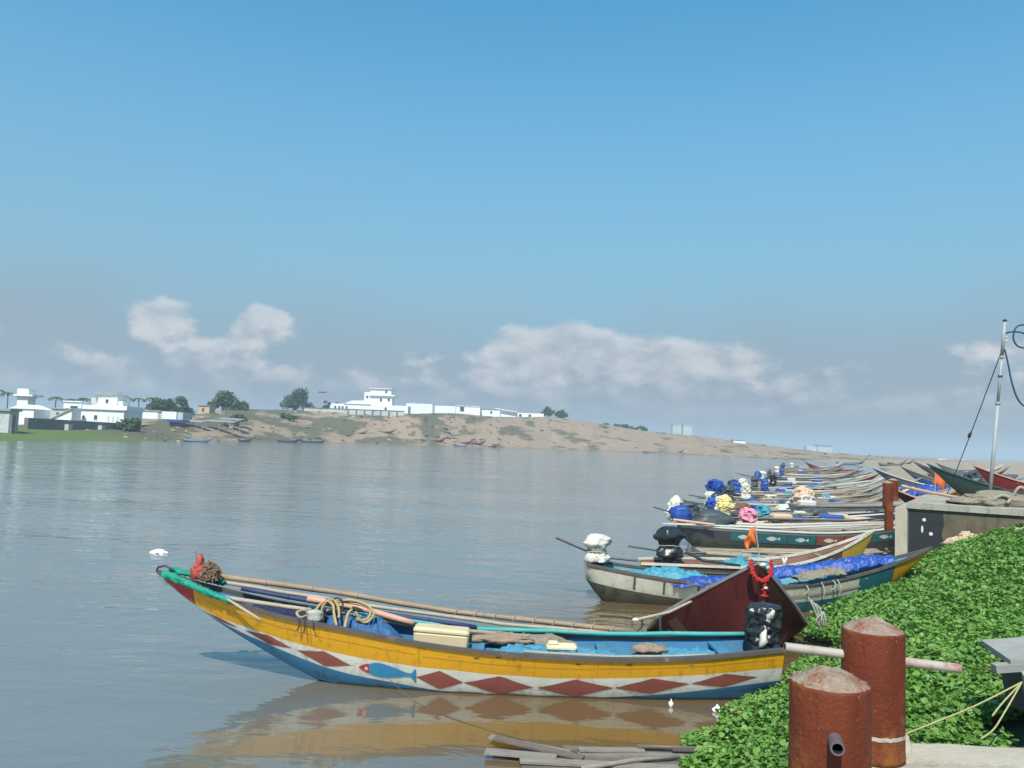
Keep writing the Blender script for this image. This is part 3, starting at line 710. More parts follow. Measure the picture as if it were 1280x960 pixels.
# things lying in the yellow boat (world coordinates; boat centreline y = 11.9)
def pole(name, label, pts, r, m, cat='pole', n=8, group=None, lump=0.12, seed=0):
    P = [Vector(p) for p in pts]
    fine_ = []
    for i in range(len(P) - 1):
        for k in range(5): fine_.append(P[i].lerp(P[i + 1], k / 5))
    fine_.append(P[-1])
    fine_ = [p + Vector((0, 0.008 * mn.noise(p * 2.1 + Vector((seed, 0, 0))), 0.012 * mn.noise(p * 1.7 + Vector((0, seed, 0))))) for p in fine_]
    mb = MB(); mb.tube(fine_, r, n, 0, lump, seed)
    if name == 'bamboo_pole':
        for k in range(2, len(fine_) - 1, 2): mb.tube([fine_[k] - (fine_[k + 1] - fine_[k]).normalized() * .012, fine_[k] + (fine_[k + 1] - fine_[k]).normalized() * .012], (r if not isinstance(r, list) else r[k]) * 1.13, n)
    o = mb.build(name, m, None, True)
    return tag(o, label, cat, group)


thick_pole = pole('bamboo_pole', 'thick bamboo pole along the far side of the yellow boat', [(-4.3, 12.25, 1.37), (-2.6, 12.45, 1.16), (-0.85, 12.52, 0.92), (2.0, 12.52, 0.72)], 0.042, M_bamboo, seed=1)
pole('bamboo_pole', 'thinner bamboo pole below the thick one in the yellow boat', [(-4.2, 12.15, 1.30), (-2.0, 12.36, 0.99), (0.0, 12.42, 0.78), (1.6, 12.44, 0.70)], 0.028, M_palewood, seed=2)
pole('bamboo_pole', 'dark lashed pole inside far gunwale of the yellow boat', [(-3.9, 12.05, 1.24), (-2.2, 12.26, 0.95), (-0.4, 12.32, 0.74)], 0.034, mat('navy_pole', (0.03, 0.04, 0.10), 0.6, .3), seed=3)
pole('pink_pole', 'faded pink pole slanting down towards the cream box', [(-2.9, 12.0, 1.14), (-2.1, 12.02, 1.02), (-1.32, 12.02, 0.84)], 0.045, M_pinkpole, seed=4)
pole('teal_pole', 'long teal pole along the far gunwale to the black motor', [(-2.9, 12.1, 0.98), (-0.46, 12.36, 0.71), (1.6, 12.44, 0.69), (3.9, 12.30, 0.80)], 0.036, M_tealpole, seed=5)
pole('wooden_pole', 'pale wooden pole leaning over the near gunwale behind the green net roll', [(-4.05, 11.62, 1.19), (-3.4, 11.64, 1.12), (-2.75, 11.66, 1.05)], 0.03, M_palewood, seed=6)
pole('bamboo_pole', 'dark weathered pole lying over the thwarts from the rope loops past the cream box', [(-2.6, 11.95, .98), (-1.2, 12.12, .76), (.6, 12.16, .66)], .03, M_wood, seed=11)
pole('wooden_pole', 'thin grey pole inside the near gunwale towards the black motor', [(.3, 11.5, .62), (1.6, 11.46, .60), (3.0, 11.52, .66)], .022, M_ropegrey, seed=12)
pole('stick', 'short bare stick hanging over the yellow strake near the bow', [(-3.92, 11.52, 1.19), (-3.65, 11.42, 1.08), (-3.36, 11.385, 0.94)], [.016, .017, .018, .02, .02, .021, .022, .02, .018, .015, .012], M_palewood, 'stick', seed=7)
# green net rolls at the bow
for lab, pts, rr, sd_ in (('long roll of green netting along near side of the yellow bow', [(-5.0, 11.85, 1.46), (-4.6, 11.72, 1.36), (-4.2, 11.62, 1.25), (-3.85, 11.56, 1.14)], 0.046, 1),
                          ('short roll of green netting along far side of the yellow bow', [(-4.95, 11.97, 1.50), (-4.6, 12.03, 1.42), (-4.15, 12.10, 1.30)], 0.042, 2)):
    P = [Vector(pts[0]).lerp(Vector(pts[1]), k / 12) for k in range(12)] + [Vector(pts[1]).lerp(Vector(pts[-1]), k / 24) for k in range(25)]
    mb = MB(); mb.tube(P, [rr * .5] + [rr * (0.85 + 0.35 * abs(math.sin(k * 1.1))) for k in range(len(P) - 2)] + [rr * .7], 16, 0, 0.8, sd_)
    tag(mb.build('net_roll', M_net_green, None, True), lab, 'net')
# dried flower offering at the bow
fb = thing('flower_offering', 'bundle of dried flowers and red cloth tied on the yellow bow', 'offering', (-4.48, 12.0, 1.36))
mb = MB()
for k in range(420):
    t = rnd.uniform(0, 6.28); q = rnd.random() ** 0.6; ph = rnd.random()
    c = Vector((0.16 * q * math.cos(t) + 0.12, 0.12 * q * math.sin(t), 0.0 + 0.30 * ph * (1 - 0.55 * q)))
    d = Vector((rnd.gauss(0, 1), rnd.gauss(0, 1), rnd.gauss(0.4, 1))).normalized() * rnd.uniform(.015, .035)
    e = d.cross(Vector((rnd.gauss(0, 1), rnd.gauss(0, 1), rnd.gauss(0, 1)))).normalized() * 0.011
    mb.obox(c, d, e, d.cross(e).normalized() * 0.007)
struct(mb.build('dried_flowers', M_dry, fb), 'stuff')
mb = MB(); mb.bag((-0.03, 0, 0), [(.05, 0), (.12, .04), (.10, .12), (.075, .20), (.05, .28), (.012, .38)], 1, .8, 24, .7, 4, 7, 9)
mb.build('red_cloth', mat('faded_red_cloth', (0.33, 0.055, 0.04), 0.85, 0.45, 25, (0.36, 0.25, 0.18), .45), fb, True)
mb = MB(); mb.tube([(-.06, 0, .1), (-.09, 0, .3), (-.12, 0, .42)], .006, 5).build('twig', M_dry, fb)

# cream box
cb = thing('plastic_box', 'cream plastic box standing amidships in the yellow boat', 'box', (-0.90, 11.86, 0.375))
def rbox(mb, x0, x1, y0, y1, z0, z1, r=0.03, taper=0.0):
    prof = []
    for zz, ins, tp in ((z0, r, taper), (z0 + r, 0, taper), (z1 - r, 0, 0), (z1, r, 0)):
        ring = []
        a0, a1, b0, b1 = x0 + ins + tp, x1 - ins - tp, y0 + ins + tp, y1 - ins - tp
        for cx, cy, st_ in ((a1 - r, b1 - r, 0), (a0 + r, b1 - r, 90), (a0 + r, b0 + r, 180), (a1 - r, b0 + r, 270)):
            for k in range(4):
                t = R(st_ + 30 * k); ring.append((cx + r * math.cos(t), cy + r * math.sin(t), zz))
        prof.append(ring)
    n = 16; verts = [p for rg in prof for p in rg]
    faces = [(i * n + k, i * n + (k + 1) % n, (i + 1) * n + (k + 1) % n, (i + 1) * n + k) for i in range(3) for k in range(n)]
    faces += [tuple(range(n - 1, -1, -1)), tuple(3 * n + k for k in range(n))]
    return mb.add(verts, faces)
rbox(MB(), -0.40, 0.40, -0.15, 0.15, 0, 0.40, 0.035, 0.02).build('box_body', M_cream, cb)
mb = MB(); rbox(mb, -0.406, 0.406, -0.156, 0.156, 0.372, 0.46, 0.03); mb.build('lid', M_cream, cb)
cb.rotation_euler = (0, R(2.5), R(-2))
fb2 = MB(); rbox(fb2, -0.22, 0.22, -0.10, 0.10, 0, 0.09, 0.03); rbox(fb2, -0.20, -0.05, -0.08, 0.08, 0.085, 0.12, 0.02)
o = fb2.build('foam_block', M_foam); o.location = (0.86, 11.86, 0.565); tag(o, 'pale foam block lying on the blue boards of the yellow boat', 'foam')
mb = MB(); mb.bag((0, 0, 0), [(.10, 0), (.19, .03), (.17, .08), (.10, .11), (.02, .115)], 1.2, .8, 22, .5, 9, 5, 7)
o = mb.build('brown_sack', mat('brown_cloth', (0.25, 0.17, 0.12), .9, .3, 8, None, 0, .5, 30), None, True); o.location = (2.15, 11.95, 0.56); tag(o, 'flat brown sack on the blue boards near the black motor', 'sack')
mb = MB(); mb.bag((0, 0, 0), [(.1, 0), (.26, .03), (.27, .06), (.15, .09), (.02, .10)], 1.5, .4, 22, .5, 12, 5, 7)
o = mb.build('brown_sack', MATS['brown_cloth'], None, True); o.location = (-0.05, 12.02, 0.60); tag(o, 'long brown cloth bundle just right of the cream box', 'cloth')
# rope coils over the gunwale
rp = thing('rope_bundle', 'thick straw rope looped over poles of the yellow boat', 'rope', (-2.55, 11.7, 1.0))
def rope_pts(P, n=6):
    out = []; P = [Vector(p) for p in P]
    for i in range(len(P) - 1):
        p0, p1, p2, p3 = P[max(0, i - 1)], P[i], P[i + 1], P[min(len(P) - 1, i + 2)]
        for k in range(n):
            t = k / n
            out.append(0.5 * ((2 * p1) + (p2 - p0) * t + (2 * p0 - 5 * p1 + 4 * p2 - p3) * t * t + (3 * p1 - p0 - 3 * p2 + p3) * t ** 3))
    return out + [P[-1]]
for P in ([(-.12, .0, -.10), (-.13, .0, .06), (-.03, .05, .16), (.08, .05, .12), (.14, -.08, -.02), (.2, -.2, -.12)],
          [(.02, .2, .14), (.25, .2, .13), (.5, .15, .10), (.62, .1, .05), (.60, .05, -.06), (.50, 0, -.08), (.46, 0, -.02), (.42, 0, .04)],
          [(.36, .05, .06), (.33, -.05, .02), (.32, -.15, -.08), (.31, -.2, -.16)],
          [(-.05, .02, -.12), (-.06, .03, .08), (.05, .08, .19), (.16, .05, .10), (.2, -.05, -.05)], [(.1, .15, .12), (.3, .17, .17), (.55, .12, .12), (.68, .06, .0), (.58, .02, -.11), (.44, .0, -.06)], [(-.18, .05, .02), (0, .1, .12), (.18, .12, .10), (.36, .1, .08)],
          [(-.25, -.1, -.02), (-.32, -.18, -.03), (-.38, -.15, .03), (-.28, -.05, .04), (-.2, -.1, -.04)]):
    mb = MB(); mb.tube(rope_pts(P), 0.020, 8, 0, .5, len(P)); mb.build('rope_loop', M_rope, rp, True)
for P in ([(-.1, .1, .05), (-.02, .1, .17), (.08, .12, .18), (.1, .1, .04)], [(.05, .12, .1), (.1, .14, .19), (.2, .12, .16), (.22, .1, .02)]):
    mb = MB(); mb.tube(rope_pts(P), 0.016, 6); mb.build('rope_loop', M_shaft, rp, True)
mb = MB(); mb.bag((-.12, -.16, -.1), [(.03, 0), (.08, .03), (.075, .1), (.09, .15), (.03, .18)], 1.2, .8, 14, .4, 31, 4, 8); mb.build('grey_rag', mat('grey_rag', (.36, .34, .31), .85, .35, 16, None, 0, .6, 30), rp, True)
for k, (x, l) in enumerate(((-2.86, .13), (-2.78, .15), (-2.66, .09))):
    mb = MB(); zg = YH.zg(x); mb.tube([(x, YC - YH.b(x) - .03, zg + .05), (x + .01, YC - YH.b(x) - .035, zg - l * .5), (x + .02 * (k - 1), YC - YH.b(x) - .02, zg - l)], .012, 5)
    tag(mb.build('tie_cord', M_dkgrey), ('leftmost', 'middle', 'rightmost')[k] + ' of three short dark cords hanging over the yellow gunwale below the rag', 'cord')
# thin cord from the bow to the plank raft
mb = MB(); mb.tube(rope_pts([(-1.55, 11.33, 0.22), (-1.1, 11.0, 0.02), (-0.6, 10.5, 0.008), (0.2, 9.9, 0.01), (0.9, 9.35, 0.08)]), 0.0045, 5)
tag(mb.build('mooring_rope', M_dkrail), 'thin rope running over brown water from the yellow boat to the plank raft', 'cord')
# lashings round the bamboo
for k in range(9):
    x = -0.75 + k * 0.30; zt = float(np.interp(x, [-0.85, 2.0], [.92, .72])); y = 12.52
    mb = MB(); mb.tube([(x, y - .047, zt - .03), (x + .02, y - .05, zt + .03), (x + .05, y, zt + .05), (x + .08, y + .05, zt)], .008, 5)
    mb.build('lashing', M_palewood, thick_pole)

# ---------- maroon boat, bow towards the camera
ML = 4.4
_t = lambda tab: (lambda x: smooth_interp(tab, x))
_l = lambda tab: (lambda x: interp(tab, x))
mhull = Hull([0, .6, 1.1, 1.5, 1.8, 2.1, 2.4, 2.7, 3.0, 3.3, 3.6, 3.8, 4.0, 4.15, 4.28, 4.4],
             _l([(0, 1.15), (1.8, 1.40), (2.7, 1.36), (3.3, .93), (4.0, .36), (4.4, .015)]), _l([(0, -.55), (3.0, -.5), (3.8, -.25), (4.05, .1), (4.28, 1.1), (4.4, 1.68)]),
             _l([(0, -.5), (4.4, 1.70)]), _l([(0, -.45), (4.4, 1.71)]), _l([(0, -.30), (1.8, .06), (2.7, .47), (4.4, 1.75)]), _l([(0, .5), (2.6, .62), (3.6, .9), (4.4, 1.0)]))
mbt, mh = make_boat('maroon_boat', 'broad maroon boat with garlanded bow pointing at the camera', ML, 2.75, 0, 0, 0, (M_maroon, M_maroon, M_maroon), (4.25, 17.5, 0), R(-92), None, M_brownhull, M_grail, 0, None, hull=mhull, floor=-.4)
# garland, prow board, flag
mb = MB(); mb.obox((4.25, 0, 1.775), (.16, 0, .03), (0, .17, 0), (0, 0, .025)); mb.build('prow_board', M_weather, mbt)
gl = thing('garland', 'red flower garland hanging on the prow of the maroon boat', 'garland', (4.10, 13.02, 1.74))
mb = MB()
for k in range(46):
    t = k / 45; ang = math.pi * (1.12 * t - .06)
    c = Vector((0.165 * math.cos(ang) + .016 * math.sin(k * 2.3), -0.03 - .05 * math.sin(ang), -0.25 * math.sin(ang) + .016 * math.cos(k * 3.1)))
    mb.bag(c, [(.016, -.024), (.030, -.01), (.028, .01), (.012, .025)], 1, 1, 7, .5, k, 0, 12)
for k in range(9):
    mb.bag((0.05, -.06, -.30 - .024 * k), [(.012, -.02), (.03, -.008), (.028, .01), (.01, .022)], 1.0 + (1.2 if k in (4, 8) else 0), 1, 7, .5, 60 + k, 0, 12)
mb.build('garland_flowers', M_redcloth, gl, True)
mb = MB(); mb.bag((.02, -.05, -.02), [(.02, -.03), (.06, 0), (.05, .03), (.01, .05)], 1, 1, 9, .4, 77, 0, 12); mb.build('white_flower', M_whitebag, gl, True)
mb = MB(); mb.bag((.06, -.095, -.37), [(.01, -.02), (.035, 0), (.03, .02), (.01, .03)], 1, 1, 8, .4, 78, 0, 12); mb.build('white_flower', M_whitebag, gl, True)
fl = thing('flag', 'small orange flag on a stick at the maroon prow', 'flag', (4.10, 13.15, 1.80))
mb = MB(); mb.tube([(.02, 0, 0), (-.02, 0, .3), (-.06, 0, .52)], .012, 6).build('flag_stick', M_palewood, fl)
mb = MB(); vv = []
for i in range(9):
    for j in range(5):
        q = i / 8; h_ = (1 - q * .55); vv.append((-.07 - .16 * q + .01 * j, .035 * math.sin(q * 7 + j) , .52 - .05 * q - .20 * q * q - .30 * j / 4 * h_))
mb.add(vv, [(i * 5 + j, (i + 1) * 5 + j, (i + 1) * 5 + j + 1, i * 5 + j + 1) for i in range(8) for j in range(4)])
o = mb.build('flag_cloth', M_orange, fl, True); md = o.modifiers.new('thickness', 'SOLIDIFY'); md.thickness = 0.004
# oar / hooked stick lashed on left gunwale
oar = thing('hooked_pole', 'pale pole with iron hook lashed to the left gunwale of the maroon boat', 'pole', (0, 0, 0))
mb = MB(); mb.tube([(3.35, 14.2, 0.93), (2.9, 14.25, 0.68), (2.35, 14.3, 0.52)], .024, 7).build('pole', M_palewood, oar)
mb = MB(); mb.tube(rope_pts([(2.42, 14.3, 0.55), (2.44, 14.3, .42), (2.36, 14.3, .33), (2.30, 14.3, .30)]), .02, 6).build('hook', M_shaft, oar)
mb = MB(); mb.bag((2.32, 14.3, .50), [(.02, -.02), (.05, 0), (.04, .04), (.01, .05)], 1.3, 1, 8, .3, 5, 0, 8); mb.build('white_knot', M_whitebag, oar, True)
mb = MB(); mb.tube(rope_pts([(2.9, 14.75, .60), (2.83, 14.7, .45), (2.86, 14.7, .1), (2.9, 14.7, -.1)]), .02, 6)
tag(mb.build('mooring_rope', M_dkgrey), 'dark rope hanging from the left shoulder of the maroon boat into the water', 'rope')
mb = MB()
for q in range(3):
    mb.tube(rope_pts([(5.42 + .05 * q, 14.5, .98 - .05 * q), (5.50 + .05 * q, 14.42, .8), (5.60 + .04 * q, 14.4, .5), (5.52 + .08 * q, 14.35, .62), (5.66, 14.4, .75)]), .016, 6)
tag(mb.build('rope_tangle', M_ropegrey, None, True), 'tangled grey rope hanging on the right shoulder of the maroon boat', 'rope')

# ---------- second boat: weathered white hull, blue tarp, white-covered motor
b2, h2 = make_boat('fishing_boat', 'weathered white boat with blue tarp, white-wrapped motor and yellow bow tip', 7.85, 1.5, 0.86, 0.56, 1.50, (M_olive, M_weather, M_wood), (1.85, 18.75, 0), R(-2.5), None, M_turq, M_dkrail, 4, (0.84, M_yellow),
                   dict(band1=0.07, band2=0.40, nst=34, stemlen=0.27), tipband=1)
add_motor(b2, (0.25, 0, 0.74), M_whitebag, 5, 0.66, 0.23, 0.95, detail=30, tilt=0.42)
h2.patch([(x, h2.zg(x) - .36 * (1 + .5 * (x / 7.85) ** 2), h2.zg(x) - 0.03) for x in np.linspace(6.05, 6.9, 9)], -1, .006).build('teal_patch', M_teal, b2, True)
h2.patch([(x, max(h2.zk(x) + .02, -.05), h2.zg(x) - .42) for x in np.linspace(4.6, 6.9, 12)], -1, .006).build('teal_bottom_patch', M_teal, b2, True)
h2.patch([(x, h2.zg(x) - .30, h2.zg(x) - .25) for x in np.linspace(3.4, 6.1, 12)], -1, .012, 1).build('rubbing_strake', M_palewood, b2, True)
for x in (1.05, 1.7, 2.45, 3.1, 3.9):      # rust streaks / frames
    h2.patch([(x, h2.zg(x) - .36, h2.zg(x) - .08), (x + .05, h2.zg(x) - .38, h2.zg(x) - .08)], -1, .007).build('frame_strap', M_dkrail, b2, True)


def tarp_strip(root_loc, rz, pts, wd, name, label, m, seed, z=0.0):
    """a bunched, creased length of sheet following pts"""
    P = rope_pts(pts, 26); mb = MB(); nv = 25; vv = []
    for i_, p in enumerate(P):
        e_ = min(1.0, 3.0 * min(i_, len(P) - 1 - i_) / len(P) + .25)
        for j_ in range(nv):
            u = 2 * j_ / (nv - 1) - 1
            q = Vector((p.x * 1.6 + seed * 7, u * 1.1, 0))
            hump = (1 - abs(u) ** 2.4) * wd * 1.05 * e_ * (1 + .5 * mn.noise(Vector((p.x * 1.3, seed, 0))))
            q = q + .4 * Vector((mn.noise(q), mn.noise(q + Vector((0, 7, 0))), 0)); fold = wd * (1.0 * (.3 - abs(mn.noise(q * 1.9))) + .75 * (.3 - abs(mn.noise(q * 4.1))) + .5 * (.3 - abs(mn.noise(q * 8.3))))
            vv.append((p.x + .10 * mn.noise(q * 1.2 + Vector((0, 0, 5))), p.y + u * wd * 1.35 * (1 + .3 * mn.noise(q * .8 + Vector((0, 0, 9)))), p.z - wd * .55 + hump + fold * (.4 + .6 * e_)))
    mb.add(vv, [(a * nv + b, (a + 1) * nv + b, (a + 1) * nv + b + 1, a * nv + b + 1) for a in range(len(P) - 1) for b in range(nv - 1)])
    o = mb.build(name, m, None, True); o.location = root_loc; o.rotation_euler = (0, 0, rz)
    md = o.modifiers.new('thickness', 'SOLIDIFY'); md.thickness = 0.012
    return tag(o, label, 'tarp')


tarp_strip((0, 11.9, 0), 0, [(-2.75, -.05, .80), (-2.1, -.05, .70), (-1.4, -.05, .60)], .22, 'blue_tarp', 'faded blue tarp bunched in the forward half of the yellow boat', mat('faded_blue_tarp', (0.025, 0.085, 0.20), .6, .4, 5, (0.05, .12, .22), .45, .5, 9), 25)
M_cloth = mat('faded_cyan_cloth', (0.05, 0.19, 0.29), .7, .4, 5, (0.09, .11, .12), .5, .4, 14)
tarp_strip((0, 11.9, 0), 0, [(-.2, -.05, .52), (.8, -.05, .49), (1.9, -.05, .48)], .13, 'blue_cloth', 'crumpled light blue cloth under the foam block in the yellow boat', M_cloth, 21)
tarp_strip((0, 11.9, 0), 0, [(1.9, .1, .50), (2.5, .1, .51), (3.2, .05, .56)], .12, 'blue_cloth', 'crumpled light blue cloth just left of the black motor', M_cloth, 22)
tarp_strip((0, 11.9, 0), 0, [(-.35, .22, .64), (.3, .25, .60), (1.1, .26, .58)], .12, 'brown_cloth', 'strip of brown netting along the far side right of the cream box', M_netpile, 23)
tarp_strip((0, 11.9, 0), 0, [(-3.7, .02, 1.02), (-3.0, .05, .86), (-2.3, .05, .76)], .16, 'dark_net', 'dark blue net heap below the poles near the yellow bow', mat('navy_net', (.02, .03, .07), .9, .4, 20, None, 0, .8, 50), 24)
tarp_strip((1.85, 18.75, 0), R(-2.5), [(1.1, .1, .55), (2.0, .05, .52), (2.9, 0, .54)], .24, 'turquoise_tarp', 'turquoise tarp bunched behind the white-wrapped motor', M_turq, 1)
tarp_strip((1.85, 18.75, 0), R(-2.5), [(1.9, -.50, .58), (2.8, -.55, .57), (3.8, -.55, .60), (4.3, -.45, .70)], .17, 'blue_tarp', 'bright blue tarp rolled over the near gunwale of the weathered white boat', M_tarp, 2)
tarp_strip((1.85, 18.75, 0), R(-2.5), [(3.5, .2, .64), (4.4, .1, .74), (5.4, .05, .88), (6.3, 0, 1.08), (7.0, 0, 1.28)], .19, 'blue_tarp', 'long blue tarp roll reaching to the yellow bow tip', M_tarp, 3)
nb_ = tarp_strip((1.85, 18.75, 0), R(-2.5), [(4.6, -.58, .80), (5.1, -.58, .86), (5.7, -.50, .97)], .13, 'net_bundle', 'grey net bundle with hanging cords on the weathered boat side', M_netpile, 4); nb_['category'] = 'net'
pole('dark_pole', 'dark pole lying along the weathered white boat beside the turquoise tarp', [(3.4, 18.9, .70), (4.4, 18.85, .66), (5.3, 18.8, .68)], .035, M_shaft, seed=9)
for k, (x, l) in enumerate(((4.8, .22), (5.15, .3), (5.4, .18), (5.5, .27))):
    mb = MB(); zg = h2.zg(x) ; mb.tube(rope_pts([(x, -.66, zg + .02), (x + .05, -.74, zg - l * .5), (x - .05 + .08 * (k % 2), -.72, zg - l)]), .017, 5)
    mb.build('hanging_cord', M_ropegrey, nb_)

# ---------- boat behind it with brown side, mustard bow, black-covered motor
b4, h4 = make_boat('fishing_boat', 'brown-sided boat with mustard bow tip and black-wrapped motor', 5.9, 1.5, 0.60, 0.66, 1.66, (M_bluehull, M_white, M_brownhull), (3.45, 20.9, 0), R(-4), None, M_brownhull, M_weather, 3, (0.84, M_mustard),
                   dict(band1=0.40, band2=0.50, nst=34, stemlen=0.20))
add_motor(b4, (0.75, 0, 0.62), M_black, 8, 0.82, 0.27, 1.05, detail=24, tilt=0.12)
tarp_strip((3.9, 20.9, 0), R(-4), [(1.6, -.1, .62), (2.3, -.1, .66), (3.0, 0, .68)], .22, 'turquoise_tarp', 'turquoise tarp just right of the black-wrapped motor', M_turq, 5)
mb = MB(); mb.tube([(4.55, 20.2, 1.14), (4.5, 20.2, .95), (4.9, 20.1, .78), (5.8, 20.0, .70)], [.02, .035, .04, .03], 8)
tag(mb.build('bent_oar', M_shaft, None, True), 'dark upturned oar end beside the black-wrapped motor', 'oar')
mb = MB(); mb.tube([(6.85, 20.02, .92), (6.9, 19.98, .72)], .03, 6); mb.tube([(6.93, 19.98, .94), (6.84, 19.97, .70)], .03, 6)
tag(mb.build('white_rag', M_whitebag, None, True), 'white rag tied over the brown boat gunwale', 'rag')

# ---------- the row of moored boats beyond
ORD = ['first', 'second', 'third', 'fourth', 'fifth', 'sixth', 'seventh', 'eighth', 'ninth', 'tenth', 'eleventh', 'twelfth', 'thirteenth', 'fourteenth', 'fifteenth', 'sixteenth', 'seventeenth', 'eighteenth', 'nineteenth', 'twentieth', 'twenty-first', 'twenty-second']
M_greyhull = mat('grey_hull', (0.20, 0.19, 0.185), .75, .35, 2.5, GRIME, .5, .2)
M_bluestrake = mat('bright_blue_hull', (0.025, 0.11, 0.36), .6, .3, 2.5, GRIME, .35)
M_redhull = mat('red_hull', (0.26, 0.035, 0.035), .6, .3, 2.5, GRIME, .3)
M_dkhull = mat('dark_hull', (0.055, 0.055, 0.06), .7, .3, 2.5, (0.15, .14, .12), .35)
M_pvc = mat('pale_pvc', (0.50, 0.49, 0.46), .5, .15, 5, GRIME, .25)
MC = {'white': M_whitebag, 'yellow': M_yelbag, 'blue': M_tarp, 'dark grey': M_dkgrey, 'black': M_black, 'turquoise': M_turq, 'pink': M_pink, 'beige': M_beige, 'grey net': M_netpile, 'brown': M_brownhull}

# low plain boat in front of the panelled one
bp, hp = make_boat('fishing_boat', 'low plain grey wooden boat between the black motor and the panelled boat', 8.6, 1.45, .38, .34, 1.2, (M_olive, M_greyhull, M_wood), (6.0, 25.2, 0), R(1), None, M_wood, M_palewood, 5, None, dict(band1=.1, band2=.25))
for k in range(4):
    y = -.45 + .3 * k; MB().tube([(1.2 + .2 * k, y, .44), (4, y * .9, .46), (6.6, y * .6, .62)], .03, 6).build('lashed_pole', (M_palewood, M_bamboo)[k % 2], bp, True)
# teal / red panelled boat
b1, h1 = make_boat('fishing_boat', 'boat with dark teal and red side panels painted with white fish', 10.2, 1.7, .80, .72, 1.7, (M_olive, M_dkhull, M_grail), (6.3, 29.6, 0), R(-2), None, M_wood, M_pvc, 5, None, dict(band1=.12, band2=.50, nst=34))
px0 = 1.75
for k in range(8):
    x0 = px0 + k * 1.0; x1 = x0 + .94
    m_ = M_teal if k in (0, 1, 2, 5, 6) else M_diamond
    pn = h1.patch([(x, h1.zg(x) - .46, h1.zg(x) - .14) for x in np.linspace(x0, x1, 7)], -1, .008).build('painted_panel', m_, b1, True)
    cx = (x0 + x1) / 2
    h1.patch([(cx + .24 * (q - .5) * 2, h1.zg(cx) - .30 - .075 * math.sin(math.pi * min(1, q * 1.25)) - (.05 if q > .85 else .004), h1.zg(cx) - .30 + .075 * math.sin(math.pi * min(1, q * 1.25)) + (.05 if q > .85 else .004)) for q in np.linspace(0, 1, 11)], -1, .014, 2).build('painted_fish', M_white, pn, True)
add_motor(b1, (.35, 0, .75), M_dkgrey, 31, .75, .34, 1.3, detail=16)
mb = MB(); mb.bag((1.15, -.1, .62), [(.2, 0), (.55, .05), (.6, .3), (.48, .55), (.2, .68), (.03, .7)], 1.3, .8, 20, .3, 40, 6, 3)
o = mb.build('grey_sheet', M_dkgrey, None, True); o.location = (6.3, 29.6, 0); tag(o, 'large dark grey sheet heaped at the stern of the panelled boat', 'sheet')
mb = MB(); mb.bag((.15, -.35, .85), [(.1, 0), (.32, .05), (.36, .25), (.3, .5), (.1, .6), (.02, .61)], 1.1, .8, 18, .3, 41, 6, 4)
o = mb.build('blue_bag', M_tarp, None, True); o.location = (6.2, 29.8, 0); tag(o, 'crumpled blue bag over the stern of the panelled boat', 'bag')
for k in range(5):
    y = -.7 + .32 * k; MB().tube([(-.7 + .3 * k, y, .80), (3.4, y, .82), (8.0, y * .5, 1.12)], .032, 6).build('lashed_pole', (M_pvc, M_palewood, M_bamboo)[k % 3], b1, True)
MB().tube([(-.3, -.55, .95), (1.1, -.9, .86)], .045, 7).build('steering_pole', M_pinkpole, b1)

row = []
yv = 31.4
specs = [('yellow', M_greyhull), ('white', M_dkhull), ('blue', M_bluestrake), ('black', M_greyhull), ('white', M_wood), ('blue', M_dkhull), ('dark grey', M_bluestrake), ('white', M_greyhull), ('blue', M_brownhull),
         ('black', M_dkhull), ('white', M_bluestrake), ('blue', M_greyhull), ('dark grey', M_wood), ('black', M_dkhull), ('blue', M_redhull), ('white', M_bluestrake), ('dark grey', M_greyhull), ('blue', M_dkhull), ('white', M_wood), ('black', M_redhull), ('blue', M_greyhull), ('white', M_dkhull)]
